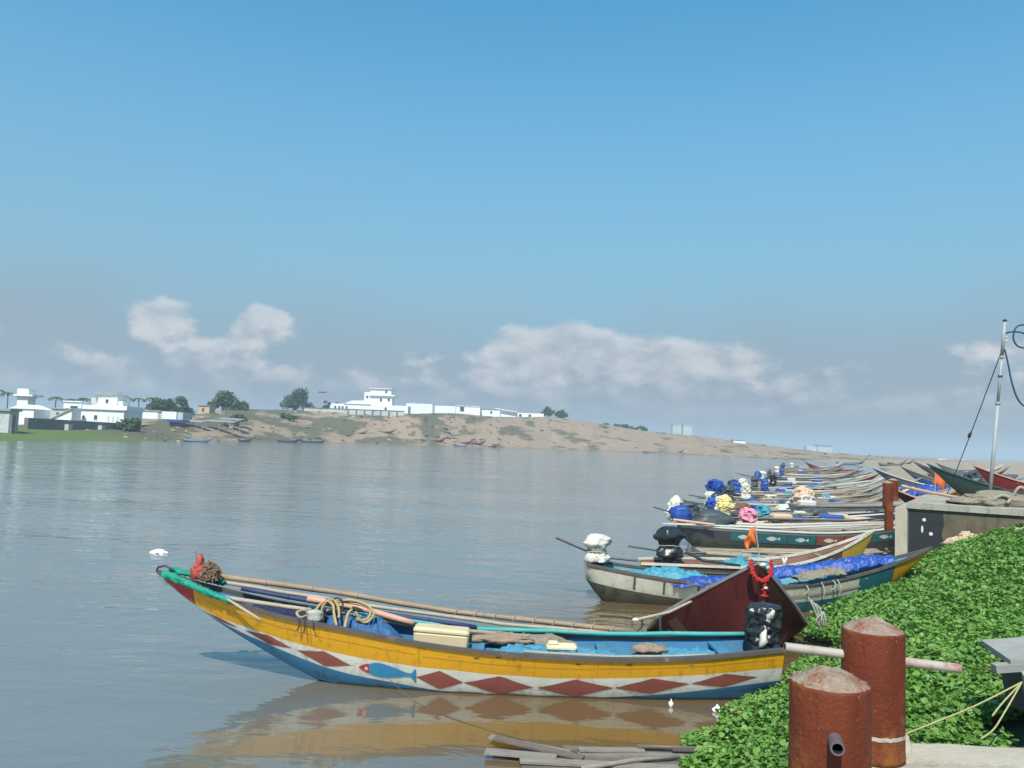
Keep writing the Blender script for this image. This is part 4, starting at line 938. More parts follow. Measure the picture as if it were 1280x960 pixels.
# real spacing of the row along the shore, stern ends afloat
ygap = [1.65, 1.65, 1.7, 1.75, 1.85, 1.95, 2.1, 2.3, 2.5, 2.8, 3.2, 3.6, 4.1, 4.8, 5.6, 6.6, 8, 9.5, 11, 12, 12, 12]
hullname = {M_greyhull: 'grey', M_dkhull: 'dark', M_bluestrake: 'blue', M_wood: 'bare wood', M_brownhull: 'brown', M_redhull: 'red'}
for i, (cv_, hm) in enumerate(specs):
    L_ = rnd.uniform(8.8, 10.8); sx = 6.6 + (yv - 29.6) * .375 + rnd.uniform(-.7, 1.3)
    rz = R(rnd.uniform(-4, 7)); zb = rnd.uniform(1.45, 2.0); zm = rnd.uniform(.58, .74)
    lab = f'{ORD[i]} boat beyond the panelled one, {hullname[hm]} hull, {cv_} motor cover'
    det = i < 11
    bt, hh = make_boat('moored_boat', lab, L_, rnd.uniform(1.5, 1.75), zm + .1, zm, zb, (M_olive, hm, (M_grail, M_wood, hm)[i % 3]), (sx, yv, 0.05 * (i > 6)), rz, 'boats moored in the row', (M_wood, M_inblue, M_turq, M_dkhull)[i % 4], (M_pvc, M_grail, M_palewood)[i % 3], 4, None,
                       dict(band1=.13, band2=.40, nst=22 if det else 14), ry=R(-0.6))
    add_motor(bt, (.35, rnd.uniform(-.1, .1), zm + .05), MC[cv_], 50 + i * 7, rnd.uniform(.65, .95), rnd.uniform(.19, .27), rnd.uniform(1.1, 1.9), detail=14 if det else 10, tilt=rnd.uniform(.02, .30), second=M_yelbag if i == 0 else None)
    if i < 12:
        pc = [(M_teal, M_white), (M_redhull, M_white), (M_bluestrake, M_mustard), (M_pvc, M_bluestrake), (M_diamond, M_teal)][i % 5]
        for k in range(5):
            xa = 2.0 + 1.5 * k; hh.patch([(x, hh.zg(x) - .36, hh.zg(x) - .10) for x in np.linspace(xa, xa + 1.3, 5)], -1, .008, 2).build('painted_panel', pc[k % 2], bt, True)
    for k in range(11 if det else 5):
        y = rnd.uniform(-.65, .65); x0 = rnd.uniform(-.6, 2.0); x1 = rnd.uniform(6.2, L_ - 1.0)
        zz = zm + .10 + rnd.uniform(0, .12)
        MB().tube([(x0, y, zz), ((x0 + x1) / 2, y * .95, zz + .02), (x1, y * .5, max(zz, hh.zg(x1) + .04))], rnd.uniform(.025, .05), 6).build('lashed_pole', rnd.choice((M_pvc, M_palewood, M_bamboo, M_grail, M_shaft)), bt, True)
    if det:
        for k in range(3):
            mb = MB(); mb.bag((2.2 + 1.9 * k + rnd.uniform(-.4, .4), rnd.uniform(-.45, .25), zm - .04), [(.12, 0), (.26, .05), (.24, .16), (.12, .26), (.02, .28)], rnd.uniform(2.2, 3.6), .9, 16, .5, 500 + i * 5 + k, 5)
            mb.build('net_pile', rnd.choice((M_netpile, M_tarp, M_whitebag, M_netpile, M_dkgrey, M_turq)), bt)
    cA, sA = math.cos(rz), math.sin(rz)
    def at(x, y, z): return (sx + x * cA - y * sA, yv + x * sA + y * cA, z)
    # cargo: tarps, sacks, boxes
    for q in range(6 if det else 3):
        lx = 1.2 + (1.05 if det else 2.0) * q + rnd.uniform(-.3, .3); cc = rnd.choice(('blue', 'turquoise', 'white', 'dark grey', 'blue', 'black', 'dark grey', 'grey net', 'brown', 'grey net'))
        where = (('next to the motor', 'second from the motor', 'third from the motor', 'fourth from the motor', 'fifth from the motor', 'nearest the bow') if det else ('next to the motor', 'amidships', 'nearest the bow'))[q]
        kind = rnd.random()
        if kind < .62:
            mb = MB(); r_ = rnd.uniform(.22, .42); hgt = rnd.uniform(.25, .55)
            mb.bag((0, 0, 0), [(r_ * .6, 0), (r_, hgt * .2), (r_ * .9, hgt * .6), (r_ * .5, hgt * .92), (.02, hgt)], rnd.uniform(1, 1.9), .9, 20, .5, 200 + i * 9 + q, 5, 4)
            o = mb.build('tarp_bundle', MC[cc]); cat = 'tarp'; nm = 'bundle'
        else:
            mb = MB(); a_ = rnd.uniform(.22, .34); rbox(mb, -a_ * 1.3, a_ * 1.3, -a_, a_, 0, rnd.uniform(.3, .45), .05)
            cc = rnd.choice(('white', 'beige', 'blue')); o = mb.build('plastic_crate', MC[cc]); cat = 'crate'; nm = 'plastic crate'
        o.location = at(lx, rnd.uniform(-.3, .3), zm - .02); o.rotation_euler = (0, 0, rnd.uniform(-.5, .5))
        tag(o, f'{cc} {nm} {where} in the {ORD[i]} boat beyond the panelled one', cat, 'cargo in the moored boats')
    row.append((sx, yv, rz)); yv += ygap[i]

# singled-out things in the row
def sack(name, label, loc, prof, m, seed, cat='sack', sx=1, sy=1, n=18, amp=.3):
    mb = MB(); mb.bag((0, 0, 0), prof, sx, sy, n + 8, amp * 1.35, seed, 6, 4); o = mb.build(name, m, None, n > 20); o.location = loc; return tag(o, label, cat)


sack('white_net_heap', 'white net heaped over the outermost stern of the row', (6.45, 30.9, .75), [(.15, 0), (.38, .08), (.38, .35), (.30, .6), (.18, .82), (.03, .9)], M_whitebag, 301, 'net', .9, .8, 24, .5)
sack('pink_sack', 'pink sack standing in the row just left of a turquoise one', (9.2, 30.9, .80), [(.1, 0), (.30, .05), (.31, .3), (.22, .5), (.03, .56)], M_pink, 302)
sack('turquoise_bag', 'turquoise bag standing just right of the pink sack', (10.0, 31.6, .88), [(.1, 0), (.29, .05), (.31, .3), (.25, .5), (.03, .55)], M_turq, 303, 'bag')
sack('beige_sack', 'tall beige sack with dark top standing among the moored boats', (14.1, 38.5, .9), [(.2, 0), (.45, .06), (.47, .5), (.4, .85), (.1, 1.0), (.02, 1.02)], M_beige, 304)
sack('blue_cover', 'upright bright blue motor cover in front of open water', (10.1, 39.4, 1.05), [(.12, 0), (.30, .1), (.28, .45), (.36, .7), (.33, .9), (.1, 1.0), (.02, 1.02)], M_tarp, 305, 'cover')
jb = thing('jerry_can', 'white jerry can with handle standing among the moored boats', 'jerry can', (13.2, 35.6, .80), R(8))
rbox(MB(), -.38, .38, -.22, .22, 0, .62, .07).build('can_body', M_pvc, jb)
MB().tube(rope_pts([(-.22, 0, .60), (-.2, 0, .76), (0, 0, .80), (.2, 0, .76), (.22, 0, .60)]), .05, 7).build('handle', M_pvc, jb, True)
MB().lathe([(.07, .60), (.07, .70), (.05, .71)], 10, (.3, 0, 0)).build('cap', M_tarp, jb)
make_boat('fishing_boat', 'red-hulled boat at the far end of the row with raised stem over the water', 8.5, 1.6, .9, .8, 1.9, (M_dkhull, M_redhull, M_redhull), (57, 131, .0), R(172), None, M_wood, M_redtip, 3, None, dict(nst=18))

# ---------- boats drawn up on the beach behind the jetty wall
bg_, hg_ = make_boat('beached_boat', 'dark green boat with raised bow drawn up behind the concrete jetty', 10.5, 2.0, 1.1, .95, 2.2, (M_dkhull, M_dkhull, M_green), (27.6, 32.5, 1.05), R(178), None, M_green, M_green, 4, None, dict(band1=.28, band2=.6), floor=.2)
make_boat('beached_boat', 'red boat at the right edge of the view behind the leaning pole', 8, 1.9, 1.0, .9, 1.9, (M_dkhull, M_redhull, M_redhull), (28.3, 36.2, 1.35), R(187), None, M_wood, M_pinkpole, 4, None, dict(band1=.3, band2=.6), floor=.2)
make_boat('beached_boat', 'small dark red boat lying between the far bollards and the net heap', 5.6, 1.4, .55, .5, 1.25, (M_dkhull, M_maroon, M_maroon), (19.6, 28.6, 1.15), R(166), None, M_wood, M_pinkpole, 3, None, dict(band1=.2, band2=.4), floor=.15)
make_boat('beached_boat', 'boat with bright yellow bow drawn up beyond the far bollards', 8.5, 1.6, .7, .65, 1.7, (M_dkhull, M_greyhull, M_greyhull), (12.4, 35.0, .55), R(3), None, M_wood, M_grail, 3, (.8, M_yellow), dict(band1=.3, band2=.5), floor=.15, ry=R(-3))
for k, (x, y, rz, hm, hn) in enumerate(((31, 47, 160, M_greyhull, 'grey'), (36, 54, 168, M_bluestrake, 'blue'), (35, 63, 12, M_dkhull, 'dark'), (47, 72, 163, M_wood, 'bare wood'), (43, 82, 8, M_brownhull, 'brown'), (60, 95, 172, M_greyhull, 'pale grey'), (58, 106, 15, M_redhull, 'red'), (70, 120, 165, M_dkhull, 'blackish'))):
    make_boat('beached_boat', f'{hn} boat drawn up on the sand behind the pole, {ORD[k]} one back', 9, 1.7, .75, .65, 1.8, (M_olive, hm, M_grail if k % 2 else hm), (x, y, 1.0), R(rz), 'boats drawn up on the sand', M_wood, (M_pvc, M_grail, M_bluestrake)[k % 3], 3, None, dict(nst=16), floor=.15)
tarp_strip((22.5, 48, .9), R(4), [(0, 0, .2), (1.5, .1, .45), (3, 0, .55), (4.6, -.1, .9)], .42, 'blue_sheet', 'blue sheet spread over boats beyond the far bollards', M_tarp, 11)
sack('dark_cover', 'dark covered engine on the sand left of the pole', (21.9, 37.5, 1.9), [(.2, 0), (.55, .1), (.6, .6), (.45, 1.0), (.05, 1.15)], M_dkgrey, 307, 'cover')
sack('red_sheet', 'red sheet bundle on the sand beside the dark covered engine', (22.9, 37.2, 1.9), [(.15, 0), (.4, .1), (.4, .4), (.2, .6), (.03, .65)], M_redtip, 308, 'sheet')
of = thing('orange_flag', 'faded orange flag on a stick beside the yellow bow', 'flag', (19.6, 37.0, 1.2))
MB().tube([(0, 0, 0), (.05, 0, 1.8)], .025, 6).build('flag_stick', M_palewood, of)
mb = MB(); mb.add([(.05 + .55 * a - .1 * b, .09 * math.sin(a * 7 + b), 1.75 - .75 * b - .35 * a * a + .08 * math.sin(a * 5)) for a in np.linspace(0, 1, 7) for b in np.linspace(0, 1, 5)], [(a * 5 + b, (a + 1) * 5 + b, (a + 1) * 5 + b + 1, a * 5 + b + 1) for a in range(6) for b in range(4)])
o = mb.build('flag_cloth', M_orange, of, True); md = o.modifiers.new('thickness', 'SOLIDIFY'); md.thickness = 0.006

# ---------- boats on the far shore
def far_boat(label, x, y, L_, rz, hm, zb=1.7, rise=0.0, bottom=None):
    z = max(0.0, far_z(x + L_ / 2, y)) if rise is None else rise
    make_boat('distant_boat', label, L_, 1.7, .9, .6, zb, (bottom or M_dkhull, hm, hm), (x, y, z), R(rz), 'boats on the far shore', M_wood, M_grail, 2, None, dict(nst=14))


far_boat('pale blue boat afloat below the blue-roofed hut', -99, 229, 8.5, 0, mat('pale_blue_hull', (.25, .36, .48), .6, .2), 1.4)
far_boat('grey-blue boat beside the pale blue one on the far shore', -92, 226, 9, 2, MATS['pale_blue_hull'], 1.3)
far_boat('white boat drawn up just behind the pale blue boats', -96, 241, 7.5, 170, M_pvc, 1.3, None)
far_boat('small black boat alone at the foot of the scrub slope', -90, 266, 5, 4, M_dkhull, 1.5)
far_boat('navy boat at the water below the scrub slope', -85, 293, 9.5, 3, mat('navy_hull', (.03, .05, .12), .6, .2), 1.9)
far_boat('long white and navy boat just right of the navy one', -72, 311, 12, 176, MATS['navy_hull'], 1.6)
far_boat('dark boat with raised ends on the slope left of the navy one', -92, 318, 8, 175, M_dkhull, 2.0, None)
far_boat('grey boat lying high on the slope under the hilltop house', -73, 360, 9.5, 2, M_greyhull, 2.2, None)
far_boat('grey-brown boat right of the grey one on the slope', -63, 368, 11.5, 1, M_wood, 2.4, None)
for k, (x, y, l) in enumerate(((-40, 374, 11.5), (-26.2, 382, 9.5), (-19.5, 386, 8.6), (-13.7, 389, 9.5))):
    far_boat(('leftmost', 'second from left', 'third from left', 'rightmost')[k] + ' of the red boats drawn up under the dune', x, y, l, 2, M_redhull, 3.0, None)
far_boat('small white and blue boat in the water under the red boats', -24.3, 368, 5.6, 0, MATS['pale_blue_hull'], 1.2)
far_boat('grey boat on the shore below the twin towers, left of two', 65, 391, 11, 2, M_greyhull, 2.0)
far_boat('dark boat on the shore below the twin towers, right of two', 75, 389, 10, 3, M_dkhull, 2.6)
far_boat('white and blue boat with high bow afloat off the sand spit', 102.5, 252, 11, 3, MATS['pale_blue_hull'], 3.4)
far_boat('dark boat aground on the sand spit, nearer of two', 104, 226, 9, 6, M_wood, 2.6, .3)
far_boat('dark boat aground on the sand spit, farther of two', 116, 246, 9, 6, M_dkhull, 2.6, .3)

# ------------------------------------------------------------------ concrete jetties
# near jetty with two bollards
jt = thing('concrete_jetty', 'weathered concrete jetty slab in the lower right corner', 'jetty', (1.10, 4.0, 0))
mb = MB(); pg = [(-.06, -7), (8, -7), (8, -.28), (.42, -.28), (.10, -.66), (-.06, -.95)]; npg = len(pg)
mb.add([(x, y, -.5) for x, y in pg] + [(x, y, 2.18) for x, y in pg], [tuple(range(npg - 1, -1, -1)), tuple(range(npg, 2 * npg))] + [(k, (k + 1) % npg, npg + (k + 1) % npg, npg + k) for k in range(npg)])
mb.build('slab', M_concrete, jt)
mb = MB(); n_ = 60; vv = []
for i in range(n_ + 1):      # broken far edge of the slab
    x = .43 + 7.57 * i / n_; e = 0.03 * mn.noise(Vector((x * 3.1, 0, 0))) + 0.012 * mn.noise(Vector((x * 13, 1, 0))); z = 2.195 + 0.012 * mn.noise(Vector((x * 2, 5, 0)))
    vv += [(x, -0.277, -0.5), (x, -0.277, z), (x, -0.03 + e, z - 0.01), (x, 0.0 + e * .8, z - 0.05), (x, 0.0, -0.5)]
mb.add(vv, [(i * 5 + k, i * 5 + k + 1, i * 5 + k + 6, i * 5 + k + 5) for i in range(n_) for k in range(4)] + [(0, 1, 2, 3, 4), tuple(n_ * 5 + k for k in (4, 3, 2, 1, 0))])
mb.build('edge_beam', M_concpale, jt)
mb = MB(); mb.bag((.80, -.12, 2.17), [(.05, 0), (.045, .04), (.032, .08), (.01, .095)], 1.0, .8, 10, .3, 6, 0, 9); mb.build('mortar_lump', M_concpale, jt, True)


def bollard(name, label, loc, r, h, pipe, seed):
    b = thing(name, label, 'bollard', loc)
    prof = [(r * 1.02, 0), (r * 1.015, .02), (r, .04), (r * .995, h * .3), (r * 1.005, h * .33), (r, h * .5), (r * .995, h * .75), (r, h - .01), (r * .99, h)]
    MB().lathe(prof, 40).build('steel_tube', M_rust, b, True)
    mb = MB(); vv = []; rows_ = 9; n = 36
    for i in range(rows_):
        q = i / (rows_ - 1); rr = r * (1.0 - q) * .985
        for k in range(n):
            t = 2 * math.pi * k / n
            z = h - .003 + .055 * (1 - (1 - q) ** 1.5) + .010 * mn.noise(Vector((rr * math.cos(t) * 40, rr * math.sin(t) * 40, seed))) + .006 * mn.noise(Vector((rr * math.cos(t) * 90, rr * math.sin(t) * 90, seed)))
            vv.append((max(rr, .001) * math.cos(t), max(rr, .001) * math.sin(t), z))
    mb.add(vv, [(i * n + k, i * n + (k + 1) % n, (i + 1) * n + (k + 1) % n, (i + 1) * n + k) for i in range(rows_ - 1) for k in range(n)])
    mb.build('mortar_cap', M_mortar, b, True)
    return b


def hollow_pipe(b, p0, p1, r, m, name='cross_pipe'):
    p0, p1 = Vector(p0), Vector(p1); d = (p1 - p0).normalized()
    o = MB().tube([p0, p0.lerp(p1, .5), p1], r, 18, 0, 0, 0, False).build(name, m, b, True)
    for e, s_ in ((p0, 1), (p1, -1)):
        ring = MB(); a = d.cross(Vector((0, 0, 1))).normalized(); c_ = d.cross(a); n = 18; vv = []
        for rr, off in ((r, 0), (r * .72, 0), (r * .70, .07)):
            for k in range(n): t = 2 * math.pi * k / n; vv.append(e + a * math.cos(t) * rr + c_ * math.sin(t) * rr + d * s_ * off)
        ring.add(vv, [(i * n + k, i * n + (k + 1) % n, (i + 1) * n + (k + 1) % n, (i + 1) * n + k) for i in range(2) for k in range(n)])
        ring.mi = [0] * n + [1] * n
        ring.add([vv[2 * n + k] for k in range(n)], [tuple(range(n))], 1)
        ring.build('pipe_rim', [m, M_bore], o)


bf = bollard('mooring_bollard', 'nearest rusty red bollard with a pipe stub facing the camera', (1.185, 2.95, 2.18), .139, .565, None, 1)
hollow_pipe(bf, (-.055, -.205, .405), (.06, .22, .43), .024, M_pipedk)
bb = bollard('mooring_bollard', 'rusty red bollard with white cross pipe, just behind the nearest one', (1.725, 3.80, 2.18), .138, .575, None, 2)
hollow_pipe(bb, (-.40, .03, .472), (.395, -.02, .415), .021, M_pipe)
vv = []
for k in range(15):
    t = R(-118 + 7 * k); zc0 = .120 + .006 * mn.noise(Vector((k * .9, 0, 0)))
    for z_ in (-.009 - .004 * mn.noise(Vector((k, 3, 0))), .009 + .006 * mn.noise(Vector((k, 9, 0)))): vv.append((.1405 * math.cos(t), .1405 * math.sin(t), zc0 + z_))
MB().add(vv, [(2 * k, 2 * k + 2, 2 * k + 3, 2 * k + 1) for k in range(14)]).build('peeled_paint_band', M_concpale, bb)

# far jetty
j2 = thing('concrete_jetty', 'stained concrete jetty wall with black paint patch beyond the green plants', 'jetty', (11.75, 24.3, 0), R(-32))
jl = 9.0
MB().box(0.28, jl, 0.02, 6.0, -0.4, 1.985).build('wall', M_concdark, j2)
MB().box(0.26, jl, -0.06, 6.1, 1.987, 2.16).build('deck_slab', M_concrete, j2)
MB().box(-0.06, 0.275, -0.03, 6.05, -0.4, 1.99).build('corner_pillar', M_concpale, j2)
MB().add([(.30, .012, .35), (1.20, .012, .40), (1.26, .012, .9), (1.18, .012, 1.3), (1.24, .012, 1.6), (1.22, .012, 1.90), (.31, .012, 1.92)], [(0, 1, 2, 3, 4, 5, 6)]).build('black_paint_patch', M_bitumen, j2)
for k, (x, z, sx_, sz) in enumerate(((.72, 1.68, .05, .05), (.67, 1.40, .03, .11), (.90, 1.28, .055, .055))):
    MB().add([(x + sx_ * math.cos(t), .006, z + sz * math.sin(t)) for t in np.linspace(0, 6.28, 10)[:-1]], [tuple(range(9))]).build('paint_splash', M_white, j2)
MB().box(4.6, 4.72, -.04, .018, .6, 1.92).build('buttress', M_concpale, j2)
MB().box(4.9, 5.9, .008, .0185, 1.35, 1.85).build('recess', M_bitumen, j2)
for k, (x, y) in enumerate(((-.17 + 11.75, 24.55), (11.93, 24.95))):
    b = bollard('mooring_bollard', ('left', 'right')[k] + ' one of the pair of rusty bollards on the far jetty corner', (x, y, 1.985 if k == 0 else 2.16), .15, .72 if k == 0 else .62, None, 5 + k)
    if k == 0: MB().box(-.10, .10, -.155, .02, -.7, .01).build('rust_stain_plate', M_rust, b)
pole('cross_pipe', 'weathered pinkish spar lying from the far bollards to the small red boat', [(12.1, 24.75, 2.62), (13.2, 25.0, 2.42), (14.4, 25.3, 2.27)], .045, M_pinkpole, 'spar')
# net heap at the pole
mb = MB(); mb.bag((0, 0, 0), [(.9, 0), (1.02, .06), (.95, .18), (.7, .32), (.4, .40), (.05, .44)], 1.15, .65, 34, .32, 71, 7, 3.5)
o = mb.build('net_heap', M_netpile, None, True); o.location = (14.62, 24.2, 2.15); tag(o, 'brown fishing net heaped round the foot of the leaning pole', 'net')
for k, P in enumerate(([(14.9, 23.8, 2.42), (15.0, 23.7, 2.70), (15.15, 23.7, 2.74), (15.3, 23.75, 2.55), (15.35, 23.7, 2.3)], [(14.3, 23.7, 2.38), (14.5, 23.6, 2.5), (14.7, 23.6, 2.40), (14.6, 23.55, 2.28)])):
    mb = MB(); mb.tube(rope_pts(P), .045, 7, 0, .3)
    tag(mb.build('rope_loop', M_ropegrey, None, True), ('upper', 'lower')[k] + ' thick rope loop lying on the net heap by the pole', 'rope')
# rubble below the wall
for k, (x, y, z, s_, lab, m_) in enumerate(((12.75, 22.3, 1.34, .34, 'long pinkish sand heap below the far jetty wall', M_pinkstone), (13.9, 21.45, 1.62, .34, 'pale rubble heap right of the pinkish sand heap', M_concpale))):
    sack('rubble_heap', lab, (x, y, z - .12), [(.5, -.3), (.85, 0), (.75, .08), (.45, .15), (.05, .18)], m_, 90 + k, 'rubble', s_ * 1.5, s_ * .7, 30, .6)

# leaning pole with cables
pl = thing('utility_pole', 'leaning steel pole standing on the far jetty with hanging cables', 'pole', (14.70, 24.6, 2.15))
top = Vector((.52, 0, 5.65)); f_ = lambda q: tuple(top * q)
MB().tube([f_(0), f_(.55)], .052, 12).build('lower_tube', M_steel, pl, True)
MB().tube([f_(.548), f_(.82)], .042, 12).build('middle_tube', M_steel, pl, True)
MB().tube([f_(.815), f_(1.0)], .05, 12).build('top_tube', M_steel, pl, True)
for q, r_ in ((.55, .082), (.555, .078), (.70, .066), (.805, .075)):
    MB().tube([f_(q - .004), f_(q + .004)], r_, 12).build('collar', M_shaft if q == .70 else M_steel, pl)
MB().lathe([(.02, 0), (.06, .02), (.065, .06), (.03, .09)], 10, tuple(top)).build('pole_cap', M_shaft, pl, True)
for q in (.90, .92, .94): MB().obox(Vector(f_(q)) + Vector((.08, 0, 0)), (.04, 0, 0), (0, .03, 0), (0, 0, .02)).build('cable_clip', M_pvc, pl)
gw = thing('guy_wire', 'thin guy wire running down to the left from the leaning pole', 'wire', (0, 0, 0))
A_, B_ = Vector((15.12, 24.6, 6.9)), Vector((17.5, 32.2, 1.9))
MB().tube([A_, A_.lerp(B_, .5) + Vector((0, 0, -.05)), B_], .016, 5).build('wire', M_shaft, gw)
MB().tube([A_.lerp(B_, .49), A_.lerp(B_, .52)], .055, 8).build('insulator', M_shaft, gw)
mb = MB(); mb.tube(rope_pts([(15.20, 24.58, 7.45), (15.45, 24.55, 7.50), (15.75, 24.5, 7.45), (15.92, 24.5, 7.25), (15.80, 24.48, 7.02), (15.55, 24.5, 7.05), (15.43, 24.52, 7.30), (15.50, 24.5, 7.62), (15.75, 24.5, 7.72), (16.3, 24.5, 7.68), (17.2, 24.5, 7.5)]), .026, 7)
tag(mb.build('cable', M_hose, None, True), 'dark blue cable looping at the top of the leaning pole', 'cable')
mb = MB(); mb.tube(rope_pts([(15.20, 24.58, 6.95), (15.28, 24.55, 6.5), (15.38, 24.52, 5.9), (15.55, 24.5, 5.4), (15.8, 24.5, 5.2), (16.2, 24.5, 5.4), (17.0, 24.5, 6.4)]), .026, 7)
tag(mb.build('cable', M_hose, None, True), 'dark cable hanging in a long sag below the loop on the pole', 'cable')

# ------------------------------------------------------------------ bow of a grey boat in the plants, with yellow ropes
gbo = thing('grey_boat_bow', 'grey weathered plank boat end at the right edge among the plants', 'boat', (4.80, 7.9, 1.24), R(-4), None, R(-7))
mb = MB(); mb.obox((0.62, .02, .45), (.58, 0, 0), (0, .26, .03), (0, 0, .028)); mb.build('upper_board', M_greywood, gbo)
mb = MB(); mb.obox((0.50, -.20, .37), (.60, 0, 0), (0, .05, .0), (0, 0, .035)); mb.build('edge_beam', M_greywood, gbo)
mb = MB(); mb.obox((0.74, -.27, .17), (.62, 0, .0), (0, .022, .02), (0, 0, .155)); mb.build('side_board', M_greywood, gbo)
mb = MB(); mb.obox((0.80, .06, .10), (.60, 0, 0), (0, .22, 0), (0, 0, .20)); mb.build('hull_core', M_dkhull, gbo)
for x in (.15, .38, .8): MB().lathe([(.012, 0), (.014, .006), (.006, .012)], 8, (x, -.2, .405)).build('nail_head', M_shaft, gbo)
for k, P in enumerate(([(4.85, 7.62, 1.50), (4.35, 7.55, 1.28), (3.85, 7.45, 1.12), (3.4, 7.2, 1.05), (2.9, 6.7, .95)], [(4.85, 7.62, 1.50), (4.62, 7.55, 1.32), (4.50, 7.5, 1.22)], [(4.85, 7.62, 1.50), (4.62, 7.5, 1.27), (4.42, 7.35, 1.15), (4.25, 7.25, 1.10)])):
    mb = MB(); mb.tube(rope_pts(P), .008, 6)
    tag(mb.build('mooring_rope', M_ropeyellow, None, True), ('long yellow rope from the grey boat end to the back bollard', 'short yellow rope end hanging nearest below the grey boat end', 'second yellow rope end trailing into plants below the grey boat end')[k], 'rope')

# ------------------------------------------------------------------ plank raft at the lower edge
rf = thing('plank_raft', 'half-sunken raft of broken weathered planks at the lower edge', 'raft', (1.5, 9.1, 0))
M_raft = mat('soaked_wood', (0.15, 0.115, 0.09), .8, .45, 5, (0.07, .055, .04), .5, .4, 40, .25, (1, 5, 5))
M_raft2 = mat('bleached_wood', (0.23, 0.195, 0.165), .8, .4, 5, (0.10, .085, .07), .45, .4, 40, .25, (1, 5, 5))
for k in range(12):
    y = .46 - k * .118; x0 = -1.30 + .35 * abs(mn.noise(Vector((k * 1.7, 0, 0)))) + (.55 if k < 2 else 0); x1 = 1.75 + .4 * mn.noise(Vector((k * 1.3, 4, 0))) - .35 * (k == 0)
    MB().obox(((x0 + x1) / 2, y, .030 + .014 * math.sin(k * 2.1)), ((x1 - x0) / 2, .03 * math.sin(k), .012 * math.sin(k * 1.3)), (0, .057, .005 * math.cos(k * 3)), (0, 0, .012)).build('plank', (M_raft, M_raft2, M_raft)[k % 3], rf)
for k, (c_, ax) in enumerate((((-1.15, .42, .075), (.46, -.17, -.01)), ((-1.05, .31, .085), (.50, -.20, -.02)), ((-1.25, .15, .065), (.40, -.05, .0)), ((-.2, .38, .065), (.38, .03, .0)), ((1.2, .16, .06), (.4, .06, 0)))):
    a = Vector(ax); p_ = Vector((-a.y, a.x, 0)).normalized() * (.05 + .012 * (k % 3))
    MB().obox(c_, a, p_, (0, 0, .011)).build('loose_plank', (M_raft2, M_raft)[k % 3 == 1], rf)
MB().tube([(-.6, -.2, .07), (.0, .05, .085), (.55, .22, .08)], [.03, .026, .018], 7, 0, .3).build('pole', M_raft2, rf, True)
MB().tube([(.5, .38, .09), (1.3, .37, .09), (2.0, .33, .07)], .026, 7).build('pole', M_dkrail, rf, True)
MB().tube([(.1, .44, .09), (.5, .43, .10), (.9, .45, .09)], .024, 7, 0, .3).build('pole', M_raft, rf, True)

# floating litter
sack('floating_bag', 'white bag floating far out on the open water', (-9.95, 23.2, -.03), [(.05, 0), (.17, .03), (.14, .09), (.04, .13), (.01, .135)], M_foam if False else mat('white_plastic', (.75, .76, .76), .5, .1, 6), 400, 'bag', 1.3, .8)
lit_ = [((2.95, 11.15, .0), (.07, .05), 'white bottle lying at the plant edge under the yellow stern', 'bottle'), ((2.98, 10.78, .0), (.10, .03), 'pale wood chip floating left of the plant edge', 'chip'), ((2.35, 11.3, 0), (.035, .035), 'small white ball at the waterline under the yellow stern', 'ball')]
for k, (p, s_, lab, cat) in enumerate(lit_):
    mb = MB(); mb.bag((0, 0, 0), [(.3, -.02), (.9, .01), (1, .03), (.7, .055), (.1, .07)], s_[0], s_[1], 10, .2, 410 + k, 0, 3); o = mb.build('litter', MATS['white_plastic'] if k != 1 else M_foam, None, True); o.location = p; tag(o, lab, cat)

# ------------------------------------------------------------------ water hyacinth along the bank
rng = np.random.default_rng(5)
N = 480000
yy = rng.uniform(4.6, 24.2, N)
yy = yy[rng.random(N) < (0.35 + 0.65 * np.clip((16 - yy) / 10, 0, 1))]
xe = np.interp(yy, [a for a, _ in EDGE], [b for _, b in EDGE])
s_ = rng.uniform(-.45, 9.5, len(yy)); xx = xe + s_
vis = (xx < 0.70 * yy + 0.6) & (s_ > -.45 + .38 * np.sin(yy * 2.3) * np.cos(yy * 5.1) + .2)
vis &= ~((np.abs(yy - 18.45) < .55) & (xx < 9.3)) & ~((np.abs(xx - 4.3) < 1.35) & (yy > 13.2) & (yy < 18))
vis &= ~((xx > 4.75) & (yy > 7.45) & (yy < 8.35))
vis &= yy < 24.1 - np.clip(xx - 11.75, 0, None) * .625                      # far jetty wall
vis &= ~((np.hypot((xx - 12.75) / .6, (yy - 22.3) / .35) < 1) | (np.hypot((xx - 13.9) / .6, (yy - 21.4) / .35) < 1))
vis &= ~((xx < 4.15) & (np.abs(yy - 11.95) < .72))                           # yellow boat
xx, yy, s_ = xx[vis], yy[vis], s_[vis]
n = len(xx)
cl = np.array([mn.noise(Vector((a * 3.2, b * 3.2, 0))) + .5 * mn.noise(Vector((a * 9, b * 9, 3))) for a, b in zip(xx, yy)])
hh_ = (0.05 + (0.14 + .10 * cl) * rng.random(n) ** .6 + .05 * rng.random(n)) * np.clip((s_ + .7) / .8, .35, 1)
zz = np.where(s_ > 0, bank_z(s_, yy), 0) + hh_
size = np.clip(rng.lognormal(-3.70, .38, n), .011, .058) * (0.85 + .25 * np.clip((yy - 6) / 12, 0, 1))
th = rng.uniform(0, 2 * np.pi, n); tilt = np.abs(rng.normal(0.55, .38, n))
nx, ny, nz = np.sin(tilt) * np.cos(th), np.sin(tilt) * np.sin(th), np.cos(tilt)
Nn = np.stack([nx, ny, nz], 1)
ax = np.stack([np.cos(tilt) * np.cos(th), np.cos(tilt) * np.sin(th), -np.sin(tilt)], 1)     # leaf axis, pointing out and down
bx = np.cross(Nn, ax)
